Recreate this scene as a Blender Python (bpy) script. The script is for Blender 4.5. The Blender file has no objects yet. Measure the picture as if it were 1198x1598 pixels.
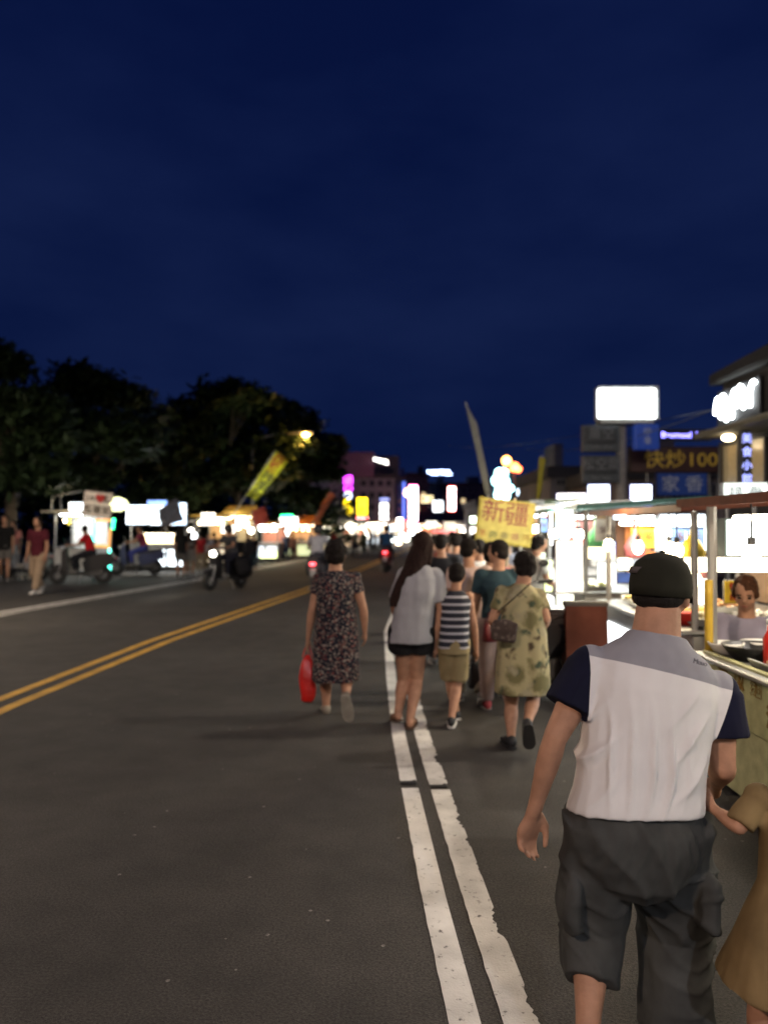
import bpy, bmesh, math, random
from mathutils import Vector, Matrix, noise
R = math.radians
random.seed(7)
scene = bpy.context.scene
COL = scene.collection

# ---------------------------------------------------------------- camera
F = 1243.0; CAMZ = 1.62; PITCH = R(1.06)
cam_d = bpy.data.cameras.new('camera'); cam = bpy.data.objects.new('camera', cam_d); COL.objects.link(cam)
cam_d.sensor_width = 36; cam_d.sensor_fit = 'AUTO'; cam_d.lens = 36 * F / 1598
cam.location = (0, 0, CAMZ); cam.rotation_euler = (R(90) + PITCH, 0, 0)
cam_d.clip_start = 0.05; cam_d.clip_end = 3000
cam_d.dof.use_dof = True; cam_d.dof.focus_distance = 2.75; cam_d.dof.aperture_fstop = 1.65
scene.camera = cam
# ---------------------------------------------------------------- sky at dusk
W = bpy.data.worlds.new('World'); scene.world = W; W.use_nodes = True
nt = W.node_tree; nt.nodes.clear()
def N(t, **k):
    n = nt.nodes.new(t)
    for a, b in k.items(): setattr(n, a, b)
    return n
sky = N('ShaderNodeTexSky', sky_type='NISHITA', sun_disc=False)
sky.sun_elevation = R(-4.0); sky.sun_rotation = R(200); sky.altitude = 0; sky.air_density = 1.0; sky.dust_density = 0.3; sky.ozone_density = 4.0
tc = N('ShaderNodeTexCoord'); mp = N('ShaderNodeMapping'); mp.inputs['Scale'].default_value = (1.2, 1.2, 3.0)
nz = N('ShaderNodeTexNoise'); nz.inputs['Scale'].default_value = 2.2; nz.inputs['Detail'].default_value = 6; nz.inputs['Roughness'].default_value = 0.5
rp = N('ShaderNodeValToRGB'); rp.color_ramp.elements[0].position = 0.36; rp.color_ramp.elements[1].position = 0.66
rp.color_ramp.elements[0].color = (0.0024, 0.0072, 0.0430, 1); rp.color_ramp.elements[1].color = (0.0056, 0.0130, 0.0600, 1)
sep = N('ShaderNodeSeparateXYZ'); grad = N('ShaderNodeValToRGB')
ge = grad.color_ramp.elements; ge[0].position = 0.0; ge[0].color = (1.25, 1.18, 1.05, 1); ge[1].position = 0.55; ge[1].color = (0.85, 0.85, 0.95, 1)
e = ge.new(0.22); e.color = (1.15, 1.08, 1.03, 1)
mul = N('ShaderNodeMix', data_type='RGBA', blend_type='MULTIPLY'); mul.inputs[0].default_value = 1
bg = N('ShaderNodeBackground'); bg.inputs['Strength'].default_value = 1.0
bg2 = N('ShaderNodeBackground'); bg2.inputs['Strength'].default_value = 0.05
add = N('ShaderNodeAddShader'); out = N('ShaderNodeOutputWorld'); L = nt.links.new
L(tc.outputs['Generated'], mp.inputs['Vector']); L(mp.outputs[0], nz.inputs['Vector']); L(nz.outputs['Fac'], rp.inputs[0])
L(tc.outputs['Generated'], sep.inputs[0]); L(sep.outputs['Z'], grad.inputs[0])
L(rp.outputs[0], mul.inputs['A']); L(grad.outputs[0], mul.inputs['B']); L(mul.outputs['Result'], bg.inputs['Color'])
L(sky.outputs[0], bg2.inputs['Color']); L(bg.outputs[0], add.inputs[0]); L(bg2.outputs[0], add.inputs[1]); L(add.outputs[0], out.inputs[0])
# ---------------------------------------------------------------- exposure / renderer
vs = scene.view_settings; vs.view_transform = 'Standard'; vs.look = 'None'; vs.gamma = 1; vs.exposure = 0; vs.use_curve_mapping = False
scene.cycles.use_denoising = True; scene.cycles.sample_clamp_indirect = 4.0; scene.cycles.sample_clamp_direct = 0
scene.cycles.max_bounces = 5; scene.cycles.diffuse_bounces = 3; scene.cycles.glossy_bounces = 3; scene.cycles.transmission_bounces = 4
scene.cycles.caustics_reflective = False; scene.cycles.caustics_refractive = False; scene.cycles.blur_glossy = 1.0

# ---------------------------------------------------------------- helpers
def U(px, py, d):
    xc = (px - 599) / F; yc = -(py - 799) / F; c, s = math.cos(PITCH), math.sin(PITCH)
    v = Vector((xc, c - yc * s, s + yc * c)); v *= d / v.y
    return Vector((v.x, v.y, v.z + CAMZ))
def G(px, py):
    v = U(px, py, 1.0) - Vector((0, 0, CAMZ)); t = -CAMZ / v.z
    return Vector((v.x * t, v.y * t, 0))
def V(*a): return Vector(a)
def lerp(a, b, t): return a + (b - a) * t
def interp(tab, x):
    if x <= tab[0][0]: return tab[0][1:] if len(tab[0]) > 2 else tab[0][1]
    for p, q in zip(tab, tab[1:]):
        if x <= q[0]:
            t = (x - p[0]) / (q[0] - p[0])
            r = [lerp(a, b, t) for a, b in zip(p[1:], q[1:])]
            return r if len(r) > 1 else r[0]
    return tab[-1][1:] if len(tab[-1]) > 2 else tab[-1][1]
YEL = [(0, -3.62), (7.24, -3.49), (11.3, -3.18), (20.5, -1.97), (32, -.75), (50, 1.0), (80, 4), (120, 8), (200, 16)]
def CX(d): return interp(YEL, d)

_m = {}
def mat(name, col=(.5, .5, .5), rough=.7, metal=0.0, emit=None, es=0.0, var=0.25, scale=12.0, bump=0.15, bscale=None, spec=0.5):
    """procedural material: base colour with noise variation and a fine bump"""
    if name in _m: return _m[name]
    m = bpy.data.materials.new(name); m.use_nodes = True; t = m.node_tree; b = t.nodes['Principled BSDF']
    b.inputs['Roughness'].default_value = rough; b.inputs['Metallic'].default_value = metal
    b.inputs['Specular IOR Level'].default_value = spec
    co = t.nodes.new('ShaderNodeTexCoord')
    n = t.nodes.new('ShaderNodeTexNoise'); n.inputs['Scale'].default_value = scale; n.inputs['Detail'].default_value = 5
    t.links.new(co.outputs['Object'], n.inputs['Vector'])
    r = t.nodes.new('ShaderNodeValToRGB'); r.color_ramp.elements[0].position = .3; r.color_ramp.elements[1].position = .7
    r.color_ramp.elements[0].color = tuple(c * (1 - var) for c in col) + (1,)
    r.color_ramp.elements[1].color = tuple(min(1, c * (1 + var * .6)) for c in col) + (1,)
    t.links.new(n.outputs['Fac'], r.inputs[0]); t.links.new(r.outputs[0], b.inputs['Base Color'])
    if bump:
        n2 = t.nodes.new('ShaderNodeTexNoise'); n2.inputs['Scale'].default_value = bscale or scale * 6; n2.inputs['Detail'].default_value = 3
        t.links.new(co.outputs['Object'], n2.inputs['Vector'])
        bp = t.nodes.new('ShaderNodeBump'); bp.inputs['Strength'].default_value = bump; bp.inputs['Distance'].default_value = .01
        t.links.new(n2.outputs['Fac'], bp.inputs['Height']); t.links.new(bp.outputs[0], b.inputs['Normal'])
    if emit:
        b.inputs['Emission Color'].default_value = tuple(emit) + (1,); b.inputs['Emission Strength'].default_value = es
    _m[name] = m
    return m
def glow(name, col, s):
    """something that gives off light: diffuser with slightly uneven brightness"""
    if name in _m: return _m[name]
    m = mat(name, (.8, .8, .8), .4, 0, col, s, .05, 8, 0)
    t = m.node_tree; b = t.nodes['Principled BSDF']
    n = t.nodes.new('ShaderNodeTexNoise'); n.inputs['Scale'].default_value = 3.0
    mr = t.nodes.new('ShaderNodeMapRange'); mr.inputs['To Min'].default_value = s * .6; mr.inputs['To Max'].default_value = s * 1.4
    co = [x for x in t.nodes if x.type == 'TEX_COORD'][0]
    t.links.new(co.outputs['Object'], n.inputs['Vector']); t.links.new(n.outputs['Fac'], mr.inputs['Value']); t.links.new(mr.outputs[0], b.inputs['Emission Strength'])
    return m
def cloth(name, col=(.1, .1, .1), var=.15, rough=.9): return mat(name, col, rough, 0, None, 0, var, 9, .08, 420, .15)

def thin_cloth(name, col, var=.15, back=.6):
    """banner cloth that lets some light through"""
    m = cloth(name, col, var); t = m.node_tree; b = t.nodes['Principled BSDF']; o = [n for n in t.nodes if n.type == 'OUTPUT_MATERIAL'][0]
    tr = t.nodes.new('ShaderNodeBsdfTranslucent'); mx = t.nodes.new('ShaderNodeMixShader'); mx.inputs[0].default_value = back
    t.links.new(b.inputs['Base Color'].links[0].from_socket, tr.inputs['Color']); t.links.new(b.outputs[0], mx.inputs[1]); t.links.new(tr.outputs[0], mx.inputs[2]); t.links.new(mx.outputs[0], o.inputs['Surface'])
    return m
def frame_of(d, ref=None):
    """3x3 matrix whose Z is d"""
    z = d.normalized(); ref = ref or V(0, 0, 1)
    if abs(z.dot(ref)) > .97: ref = V(0, 1, 0) if abs(z.y) < .9 else V(1, 0, 0)
    x = ref.cross(z).normalized(); y = z.cross(x)
    return Matrix((x, y, z)).transposed()
def loft(bm, rings, cap=True):
    rs = [[bm.verts.new(p) for p in r] for r in rings]; n = len(rs[0])
    for a, b in zip(rs, rs[1:]):
        for i in range(n): bm.faces.new((a[i], a[(i + 1) % n], b[(i + 1) % n], b[i]))
    if cap: bm.faces.new(rs[0][::-1]); bm.faces.new(rs[-1])
def ring(c, rx, ry, M=None, n=16, e=1.0):
    o = []
    for i in range(n):
        a = 2 * math.pi * i / n; ca, sa = math.cos(a), math.sin(a)
        p = V(rx * math.copysign(abs(ca) ** e, ca), ry * math.copysign(abs(sa) ** e, sa), 0)
        o.append(c + (M @ p if M else p))
    return o
def limb(bm, p0, p1, r0, r1, n=12, round_ends=True, fl=1.0, ref=None, bulge=0.0):
    d = p1 - p0; L_ = d.length
    if L_ < 1e-6: return
    M = frame_of(d, ref); z = d / L_; rs = []
    if round_ends:
        for a in (80, 55, 28): rs.append(ring(p0 - z * r0 * math.sin(R(a)), r0 * math.cos(R(a)), r0 * fl * math.cos(R(a)), M, n))
    for i in range(6):
        t = i / 5; r = lerp(r0, r1, t) + bulge * math.sin(math.pi * min(1, t * 1.4) ** .8) * (1 if t < .72 else .6)
        rs.append(ring(p0 + d * t, r, r * fl, M, n))
    if round_ends:
        for a in (28, 55, 80): rs.append(ring(p1 + z * r1 * math.sin(R(a)), r1 * math.cos(R(a)), r1 * fl * math.cos(R(a)), M, n))
    loft(bm, rs)
def ell(bm, c, r, M=None, n=16):
    if not hasattr(r, '__len__'): r = (r, r, r)
    rs = []
    for a in range(-80, 81, 16):
        k = math.cos(R(a)); rr = []
        for i in range(n):
            b = 2 * math.pi * i / n; p = V(r[0] * k * math.cos(b), r[1] * k * math.sin(b), r[2] * math.sin(R(a)))
            rr.append(c + (M @ p if M else p))
        rs.append(rr)
    loft(bm, rs)
def box(bm, c, s, M=None, bev=0.0, seg=1):
    hx, hy, hz = s[0] / 2, s[1] / 2, s[2] / 2; vs_ = []
    for x, y, z in ((-1, -1, -1), (1, -1, -1), (1, 1, -1), (-1, 1, -1), (-1, -1, 1), (1, -1, 1), (1, 1, 1), (-1, 1, 1)):
        p = V(x * hx, y * hy, z * hz); vs_.append(bm.verts.new(V(*c) + (M @ p if M else p)))
    fs = [bm.faces.new([vs_[i] for i in f]) for f in ((0, 3, 2, 1), (4, 5, 6, 7), (0, 1, 5, 4), (1, 2, 6, 5), (2, 3, 7, 6), (3, 0, 4, 7))]
    if bev:
        es = list({e for f in fs for e in f.edges})
        bmesh.ops.bevel(bm, geom=es, offset=bev, segments=seg, affect='EDGES', profile=.6)
def bar(bm, p0, p1, r, n=8): limb(bm, V(*p0), V(*p1), r, r, n, False)
def prism(bm, pts, w, axis='x', bev=0.0, c=V(0, 0, 0)):
    """pts (a,b) profile extruded by w; axis x: profile in YZ"""
    def P(a, b, t): return c + (V(t, a, b) if axis == 'x' else V(a, t, b) if axis == 'y' else V(a, b, t))
    r0 = [bm.verts.new(P(a, b, -w / 2)) for a, b in pts]; r1 = [bm.verts.new(P(a, b, w / 2)) for a, b in pts]; n = len(pts)
    fs = [bm.faces.new(r0[::-1]), bm.faces.new(r1)] + [bm.faces.new((r0[i], r0[(i + 1) % n], r1[(i + 1) % n], r1[i])) for i in range(n)]
    if bev:
        bmesh.ops.bevel(bm, geom=list(set(fs[0].edges) | set(fs[1].edges)), offset=bev, segments=2, affect='EDGES')
def torus(bm, c, R0, r, axis='x', n=28, k=8):
    rs = []
    for i in range(n):
        a = 2 * math.pi * i / n; rr = []
        for j in range(k):
            b = 2 * math.pi * j / k; q = R0 + r * math.cos(b); h = r * math.sin(b)
            rr.append(V(*c) + (V(h, q * math.cos(a), q * math.sin(a)) if axis == 'x' else V(q * math.cos(a), h, q * math.sin(a)) if axis == 'y' else V(q * math.cos(a), q * math.sin(a), h)))
        rs.append([bm.verts.new(p) for p in rr])
    for i in range(n):
        a, b = rs[i], rs[(i + 1) % n]
        for j in range(k): bm.faces.new((a[j], a[(j + 1) % k], b[(j + 1) % k], b[j]))
def fin(bm, smooth=False, recalc=True):
    if recalc: bmesh.ops.recalc_face_normals(bm, faces=bm.faces)
    me = bpy.data.meshes.new('m'); bm.to_mesh(me); bm.free()
    if smooth: me.polygons.foreach_set('use_smooth', [True] * len(me.polygons))
    return me
def obj(name, bm, m, parent=None, smooth=False, loc=None, **props):
    me = fin(bm, smooth) if isinstance(bm, bmesh.types.BMesh) else bm
    if m is not None and not me.materials: me.materials.append(m)
    o = bpy.data.objects.new(name, me); COL.objects.link(o); me.name = name
    if parent: o.parent = parent
    if loc is not None: o.location = loc
    for k, v in props.items(): o[k] = v
    return o
def thing(name, label, cat, loc=(0, 0, 0), rz=0.0, group=None):
    o = bpy.data.objects.new(name, None); COL.objects.link(o); o.empty_display_size = .2
    o.location = loc; o.rotation_euler = (0, 0, rz); tag(o, label, cat, group)
    return o
def tag(o, label, cat, group=None):
    o['label'] = label; o['category'] = cat
    if group: o['group'] = group
    return o
def struct(name, bm, m, **k): return obj(name, bm, m, None, kind='structure', **k)
def dup(root, loc, rz, label, group=None, mats=None):
    r = root.copy(); COL.objects.link(r); r.location = loc; r.rotation_euler = (0, 0, rz); r['label'] = label
    if group: r['group'] = group
    def setm(o):
        if mats and o.data and o.material_slots:
            st = o.name.split('.')[0]
            if st in mats: o.material_slots[0].link = 'OBJECT'; o.material_slots[0].material = mats[st]
    setm(r)
    for ch in list(root.children):
        c = ch.copy(); COL.objects.link(c); c.parent = r; c.matrix_parent_inverse = ch.matrix_parent_inverse.copy(); setm(c)
        for g in ch.children:
            d = g.copy(); COL.objects.link(d); d.parent = c; setm(d)
    return r
def voxel(bm, size, smooth=3, disp=None):
    """union of overlapping closed shapes into one continuous skin"""
    me = fin(bm); o = bpy.data.objects.new('tmp', me); COL.objects.link(o)
    md = o.modifiers.new('r', 'REMESH'); md.mode = 'VOXEL'; md.voxel_size = size; md.use_smooth_shade = True
    if smooth: s = o.modifiers.new('s', 'SMOOTH'); s.factor = .5; s.iterations = smooth
    dg = bpy.context.evaluated_depsgraph_get(); nm = bpy.data.meshes.new_from_object(o.evaluated_get(dg))
    bpy.data.objects.remove(o); bpy.data.meshes.remove(me)
    if disp:
        nm.update()
        for v, n in [(v, v.normal.copy()) for v in nm.vertices]: v.co += n * disp(v.co)
        nm.update()
    nm.polygons.foreach_set('use_smooth', [True] * len(nm.polygons)); nm.materials.clear()
    return nm
def text_me(s, size=1.0, depth=.01, bold=0.0):
    cu = bpy.data.curves.new('t', 'FONT'); cu.body = s; cu.size = size; cu.extrude = depth; cu.offset = bold
    cu.align_x = 'CENTER'; cu.align_y = 'CENTER'; cu.resolution_u = 3
    o = bpy.data.objects.new('t', cu); COL.objects.link(o); dg = bpy.context.evaluated_depsgraph_get(); dg.update()
    me = bpy.data.meshes.new_from_object(o.evaluated_get(dg)); bpy.data.objects.remove(o); me.materials.clear()
    return me
def lettering(s, m, parent, loc, size, rot=(90, 0, 0), depth=.006, bold=0.0, name='lettering', sx=1.0):
    o = obj(name, text_me(s, size, depth, bold), m, parent, loc=loc); o.rotation_euler = tuple(R(a) for a in rot); o.scale = (sx, 1, 1)
    return o
def lamp(kind, loc, power, col, parent=None, size=.1, size_y=None, rot=None, spread=None, name='lamp_light'):
    l = bpy.data.lights.new(name, kind); l.energy = power; l.color = col
    if kind == 'AREA':
        l.shape = 'RECTANGLE' if size_y else 'SQUARE'; l.size = size
        if size_y: l.size_y = size_y
        if spread: l.spread = spread
    elif kind == 'SPOT': l.spot_size = R(size); l.spot_blend = .15; l.shadow_soft_size = .12
    else: l.shadow_soft_size = size
    o = bpy.data.objects.new(name, l); COL.objects.link(o); o.location = loc
    if rot: o.rotation_euler = tuple(R(a) for a in rot)
    if parent: o.parent = parent
    return o
# ---------------------------------------------------------------- people
SKIN = lambda: mat('skin', (.40, .215, .135), .6, 0, None, 0, .2, 18, .12, 110, .25)
HAIR = lambda c=(.012, .009, .008): mat('hair_%d' % int(c[0] * 1e4), c, .75, 0, None, 0, .4, 40, .5, 160, .12)

def ik(a, b, l1, l2, pole):
    d = b - a; D = min(d.length, (l1 + l2) * .999); z = d.normalized(); b2 = a + z * D
    x = (l1 * l1 - l2 * l2 + D * D) / (2 * D); h = math.sqrt(max(0, l1 * l1 - x * x))
    p = pole - z * pole.dot(z); p.normalize()
    return a + z * x + p * h, b2

def skeleton(H=1.65, step=.32, lead='L', lean=.03, sway=0., armL=(-.12, .06, .2), armR=(.12, .06, .2), turn=0., nod=0., wide=1.0, foot=.0, sit=False, bend=0.0):
    """local joints of a figure facing +Y; arm = (forward swing, outward, elbow bend)"""
    k = H; J = {'H': H, 'k': H / 1.65, 'turn': turn, 'nod': nod}
    hipz = .515 * H - .02 * step
    J['pel'] = V(0, 0, hipz); up = V(sway, math.sin(lean + bend), math.cos(lean + bend)).normalized(); J['up'] = up
    J['neck'] = J['pel'] + up * .325 * H
    J['head'] = J['neck'] + (up * .6 + V(0, nod * .3, .4)).normalized() * .102 * H + V(0, .012 * H, 0)
    J['hipL'] = J['pel'] + V(-.052 * H * wide, 0, 0); J['hipR'] = J['pel'] + V(.052 * H * wide, 0, 0)
    s = {'L': 1, 'R': -1}
    for q, sx in (('L', -1), ('R', 1)):
        f = 1 if lead == q else -1
        hz = .042 * H + (0 if f > 0 else .05 * (step / .3))
        an = V(sx * .055 * H * wide, f * step * .5, hz)
        J['kn' + q], J['an' + q] = ik(J['hip' + q], an, .248 * H, .235 * H, V(sx * .12, 1, 0))
        J['pitch' + q] = .08 if f > 0 else -.5 * (step / .3)
        J['sh' + q] = J['neck'] + V(sx * .102 * H, 0, 0) - up * .032 * H
        sw, outw, bn = armL if q == 'L' else armR
        d = V(sx * outw, sw, -1).normalized(); J['el' + q] = J['sh' + q] + d * .172 * H
        d2 = V(sx * outw * .3, sw + math.sin(bn), -math.cos(bn)).normalized(); J['wr' + q] = J['el' + q] + d2 * .142 * H
    return J

def spine_pt(J, t):
    p, n = J['pel'], J['neck']
    if t < 0: return p + V(0, 0, t * (n - p).length)
    q = lerp(p, n, t); return q + V(0, -.012 * math.sin(math.pi * t), 0)
def torso(bm, J, prof, n=24, e=.85, cloth_=True):
    """prof: (t, rx, ry[, dx, dy]); t 0 at the pelvis, 1 at the neck, negative hangs below; radii in units for H=1.65"""
    k = J['k']; rs = []; g = J.get('fat', 1) if cloth_ else 1
    for row in prof:
        t, rx, ry = row[0], row[1] * g, row[2] * g; c = spine_pt(J, t) + V(*(list(row[3:]) + [0, 0])[:2], 0) * k
        tt = max(0, min(1, t)); lat = lerp((J['hipR'] - J['hipL']).normalized(), (J['shR'] - J['shL']).normalized(), tt).normalized()
        up = (J['neck'] - J['pel']).normalized() if t > 0 else V(0, 0, 1)
        fr = up.cross(lat).normalized(); M = Matrix((lat, fr, up)).transposed()
        rs.append(ring(c, rx * k, ry * k, M, n, e))
    loft(bm, rs)
BODY_M = [(-.16, .10, .09), (-.06, .145, .11), (.04, .155, .115), (.3, .135, .1), (.5, .145, .11), (.7, .158, .115), (.82, .15, .1), (.93, .09, .075), (1.0, .062, .062)]
BODY_F = [(-.16, .11, .1), (-.06, .155, .12), (.04, .16, .118), (.3, .122, .092), (.5, .132, .105), (.7, .142, .115), (.82, .132, .092), (.93, .08, .068), (1.0, .054, .056)]

def hand(bm, J, q, curl=.5, detail=True):
    k = J['k']; w = J['wr' + q]; e = J['el' + q]; d = (w - e).normalized(); sx = -1 if q == 'L' else 1
    ref = V(0, 1, 0) if abs(d.y) < .8 else V(0, 0, 1)
    lat = (ref - d * ref.dot(d)).normalized()          # along the knuckles, front = thumb side
    nrm = V(sx, 0, 0) - d * d.x * sx; nrm = (nrm - lat * nrm.dot(lat)).normalized()   # back of the hand, outwards
    ro = J.get('roll' + q, 0)
    if ro: Q = Matrix.Rotation(ro, 3, d); lat = Q @ lat; nrm = Q @ nrm
    c0 = w + d * .012 * k; c1 = w + d * .085 * k
    M = Matrix((lat, nrm, d)).transposed()
    loft(bm, [ring(w - d * .02 * k, .026 * k, .02 * k, M, 12), ring(c0 + d * .01 * k, .028 * k, .019 * k, M, 12), ring(lerp(c0, c1, .6), .041 * k, .018 * k, M, 12, .75), ring(c1, .04 * k, .015 * k, M, 12, .75)])
    if not detail:
        limb(bm, c1 - d * .02 * k, c1 + (d * .06 - nrm * .03 * curl) * k, .03 * k, .02 * k, 8, True, .5, lat); return
    for i, (o, ln) in enumerate(((.031, .07), (.0105, .078), (-.0105, .073), (-.031, .058))):
        p = c1 + lat * o * k - d * .008 * k; a = curl * (.55 + .12 * i); dd = d
        for j, f in enumerate((.45, .32, .25)):
            a2 = a * (j + .6); dd = (d * math.cos(a2) - nrm * math.sin(a2)).normalized()
            p2 = p + dd * ln * f * k; limb(bm, p, p2, (.0098 - .0009 * j) * k, (.0092 - .0009 * j) * k, 8); p = p2
    p = c0 + lat * .026 * k; p2 = p + (lat * .026 + d * .032 - nrm * .012) * k; p3 = p2 + (lat * .004 + d * .034 - nrm * .012) * k; p4 = p3 + (d * .02 - nrm * .012 - lat * .006) * k
    limb(bm, p, p2, .015 * k, .0125 * k, 8); limb(bm, p2, p3, .0115 * k, .0105 * k, 8); limb(bm, p3, p4, .0105 * k, .009 * k, 8)

def head_M(J):
    t = J['turn']; M = Matrix.Rotation(t, 3, 'Z') @ Matrix.Rotation(J.get('tilt', 0), 3, 'Y') @ Matrix.Rotation(-J['nod'], 3, 'X'); return M
def build_body(J, prof, fat=1.0, vox=.01, detail=True, bare=True, curl=.5):
    k = J['k']; bm = bmesh.new()
    J['fat'] = 1; torso(bm, J, [(t, a * fat * .93, b * fat * .93) for t, a, b in prof]); J['fat'] = max(1, fat) ** .7
    hd, M = J['head'], head_M(J); P = lambda x, y, z: hd + M @ (V(x, y, z) * k)
    ell(bm, P(0, -.008, .022), (.077 * k, .094 * k, .092 * k), M)                 # skull
    ell(bm, P(0, .018, -.038), (.058 * k, .07 * k, .075 * k), M)                  # jaw and face
    ell(bm, P(0, .062, -.088), (.026 * k, .022 * k, .02 * k), M, 10)              # chin
    loft(bm, [ring(P(0, .08, .02), .008 * k, .008 * k, M, 8), ring(P(0, .1, -.018), .014 * k, .014 * k, M, 8), ring(P(0, .088, -.034), .016 * k, .012 * k, M, 8)])
    ell(bm, P(0, .083, -.058), (.024 * k, .01 * k, .009 * k), M, 8)               # lips
    ell(bm, P(0, .077, .022), (.05 * k, .014 * k, .008 * k), M, 8)                # brow
    for s in (-1, 1):
        ell(bm, P(s * .08, -.008, -.012), (.012 * k, .02 * k, .032 * k), M, 10)   # ears
        ell(bm, P(s * .042, .05, -.035), (.026 * k, .024 * k, .024 * k), M, 8)    # cheeks
    limb(bm, J['neck'] - J['up'] * .05 * k, P(0, -.02, -.05), .062 * k * fat ** .5 * J.get('thick', 1), .053 * k * fat ** .5 * J.get('thick', 1), 14)
    for q, s in (('L', -1), ('R', 1)):
        ell(bm, J['sh' + q], (.054 * k, .054 * k, .055 * k))
        limb(bm, J['neck'] - J['up'] * .05 * k, J['sh' + q] - V(0, 0, .006), .046 * k, .046 * k, 10)
        limb(bm, J['sh' + q], J['el' + q], .05 * k * fat, .037 * k, 12, bulge=.004 * k)
        limb(bm, J['el' + q], J['wr' + q], .038 * k, .025 * k, 12, fl=.9, bulge=.006 * k)
        hand(bm, J, q, curl if not isinstance(curl, dict) else curl[q], detail)
        limb(bm, J['hip' + q] + V(-s * .012 * k, 0, -.02 * k), J['kn' + q], .088 * k * fat, .054 * k, 14)
        limb(bm, J['kn' + q], J['an' + q], .052 * k, .034 * k, 14, bulge=.011 * k)
        a = J['an' + q]; fd = V(s * .14, math.cos(J['pitch' + q]), math.sin(J['pitch' + q])).normalized(); dn = V(0, math.sin(J['pitch' + q]), -math.cos(J['pitch' + q]))
        Mf = Matrix((fd.cross(-dn), -dn, fd)).transposed()
        loft(bm, [ring(a - fd * .045 * k + dn * .035 * k, .022 * k, .022 * k, Mf, 12), ring(a - fd * .02 * k + dn * .026 * k, .034 * k, .036 * k, Mf, 12), ring(a + fd * .05 * k + dn * .028 * k, .038 * k, .032 * k, Mf, 12),
                  ring(a + fd * .11 * k + dn * .042 * k, .045 * k, .018 * k, Mf, 12), ring(a + fd * .165 * k + dn * .05 * k, .036 * k, .011 * k, Mf, 12)])
        J['foot' + q] = (a, fd, dn, Mf)
    return voxel(bm, vox, 2)

def noise_disp(amp, sc=(6, 6, 6), seed=0, vert=0.0, vs_=18.0):
    o = V(seed * 3.1, seed * 1.7, seed)
    def f(p):
        q = V(p.x * sc[0], p.y * sc[1], p.z * sc[2]) + o
        a = noise.noise(q) + .5 * noise.noise(q * 2.1)
        if vert: a += vert * (noise.noise(V(p.x * vs_, p.y * vs_, p.z * 1.6) + o))
        return amp * a
    return f
def seg(bm, a, b, r0, r1, n=20, fl=1.0): limb(bm, a, b, r0, r1, n, False, fl)

def shirt_mesh(J, prof, sleeve=.75, sr=(.075, .075), vox=.01, disp=None, fl=.95):
    k = J['k']; bm = bmesh.new(); torso(bm, J, prof)
    for q, s in (('L', -1), ('R', 1)):
        if sleeve:
            ell(bm, J['sh' + q] + V(0, 0, .002), (.069 * k, .072 * k, .068 * k))
            limb(bm, J['neck'] - J['up'] * .06 * k, J['sh' + q] - J['up'] * .005 * k, .061 * k, .06 * k, 12)
            e = lerp(J['sh' + q], J['el' + q], min(1, sleeve)); seg(bm, J['sh' + q], e, sr[0] * k, sr[1] * k, 18, fl)
            if sleeve > 1: f = lerp(J['el' + q], J['wr' + q], sleeve - 1); seg(bm, J['el' + q], f, sr[1] * k, sr[1] * .8 * k); ell(bm, J['el' + q], sr[1] * k)
        else:
            limb(bm, J['neck'] - J['up'] * .055 * k, J['sh' + q] - V(s * .022 * k, 0, .005), .05 * k, .048 * k, 12)
    return voxel(bm, vox, 2, disp)
def legs_mesh(J, length=.8, r=(.11, .085), waist=.22, wr=(.165, .125), vox=.011, disp=None, cross=.0, hem=None):
    """shorts or trousers: length 1 = knee, 2 = ankle"""
    k = J['k']; bm = bmesh.new(); torso(bm, J, [(-.2, wr[0] * .95, wr[1] * .95), (-.05, wr[0] * 1.04, wr[1] * 1.04), (.06, wr[0], wr[1]), (waist, wr[0] * .93, wr[1] * .93)])
    for q, s in (('L', -1), ('R', 1)):
        a = J['hip' + q] + V(s * .008 * k, 0, .0); b = lerp(a, J['kn' + q], min(1, length)); rr = lerp(r[0], r[1], .6) if length > 1 else r[1]
        seg(bm, a, b, r[0] * k, rr * k); ell(bm, a, r[0] * k * .98)
        if length > 1:
            ell(bm, b, rr * k * .98); c = lerp(J['kn' + q], J['an' + q], length - 1); seg(bm, b, c, rr * k, r[1] * k)
    return voxel(bm, vox, 2, disp)
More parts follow.
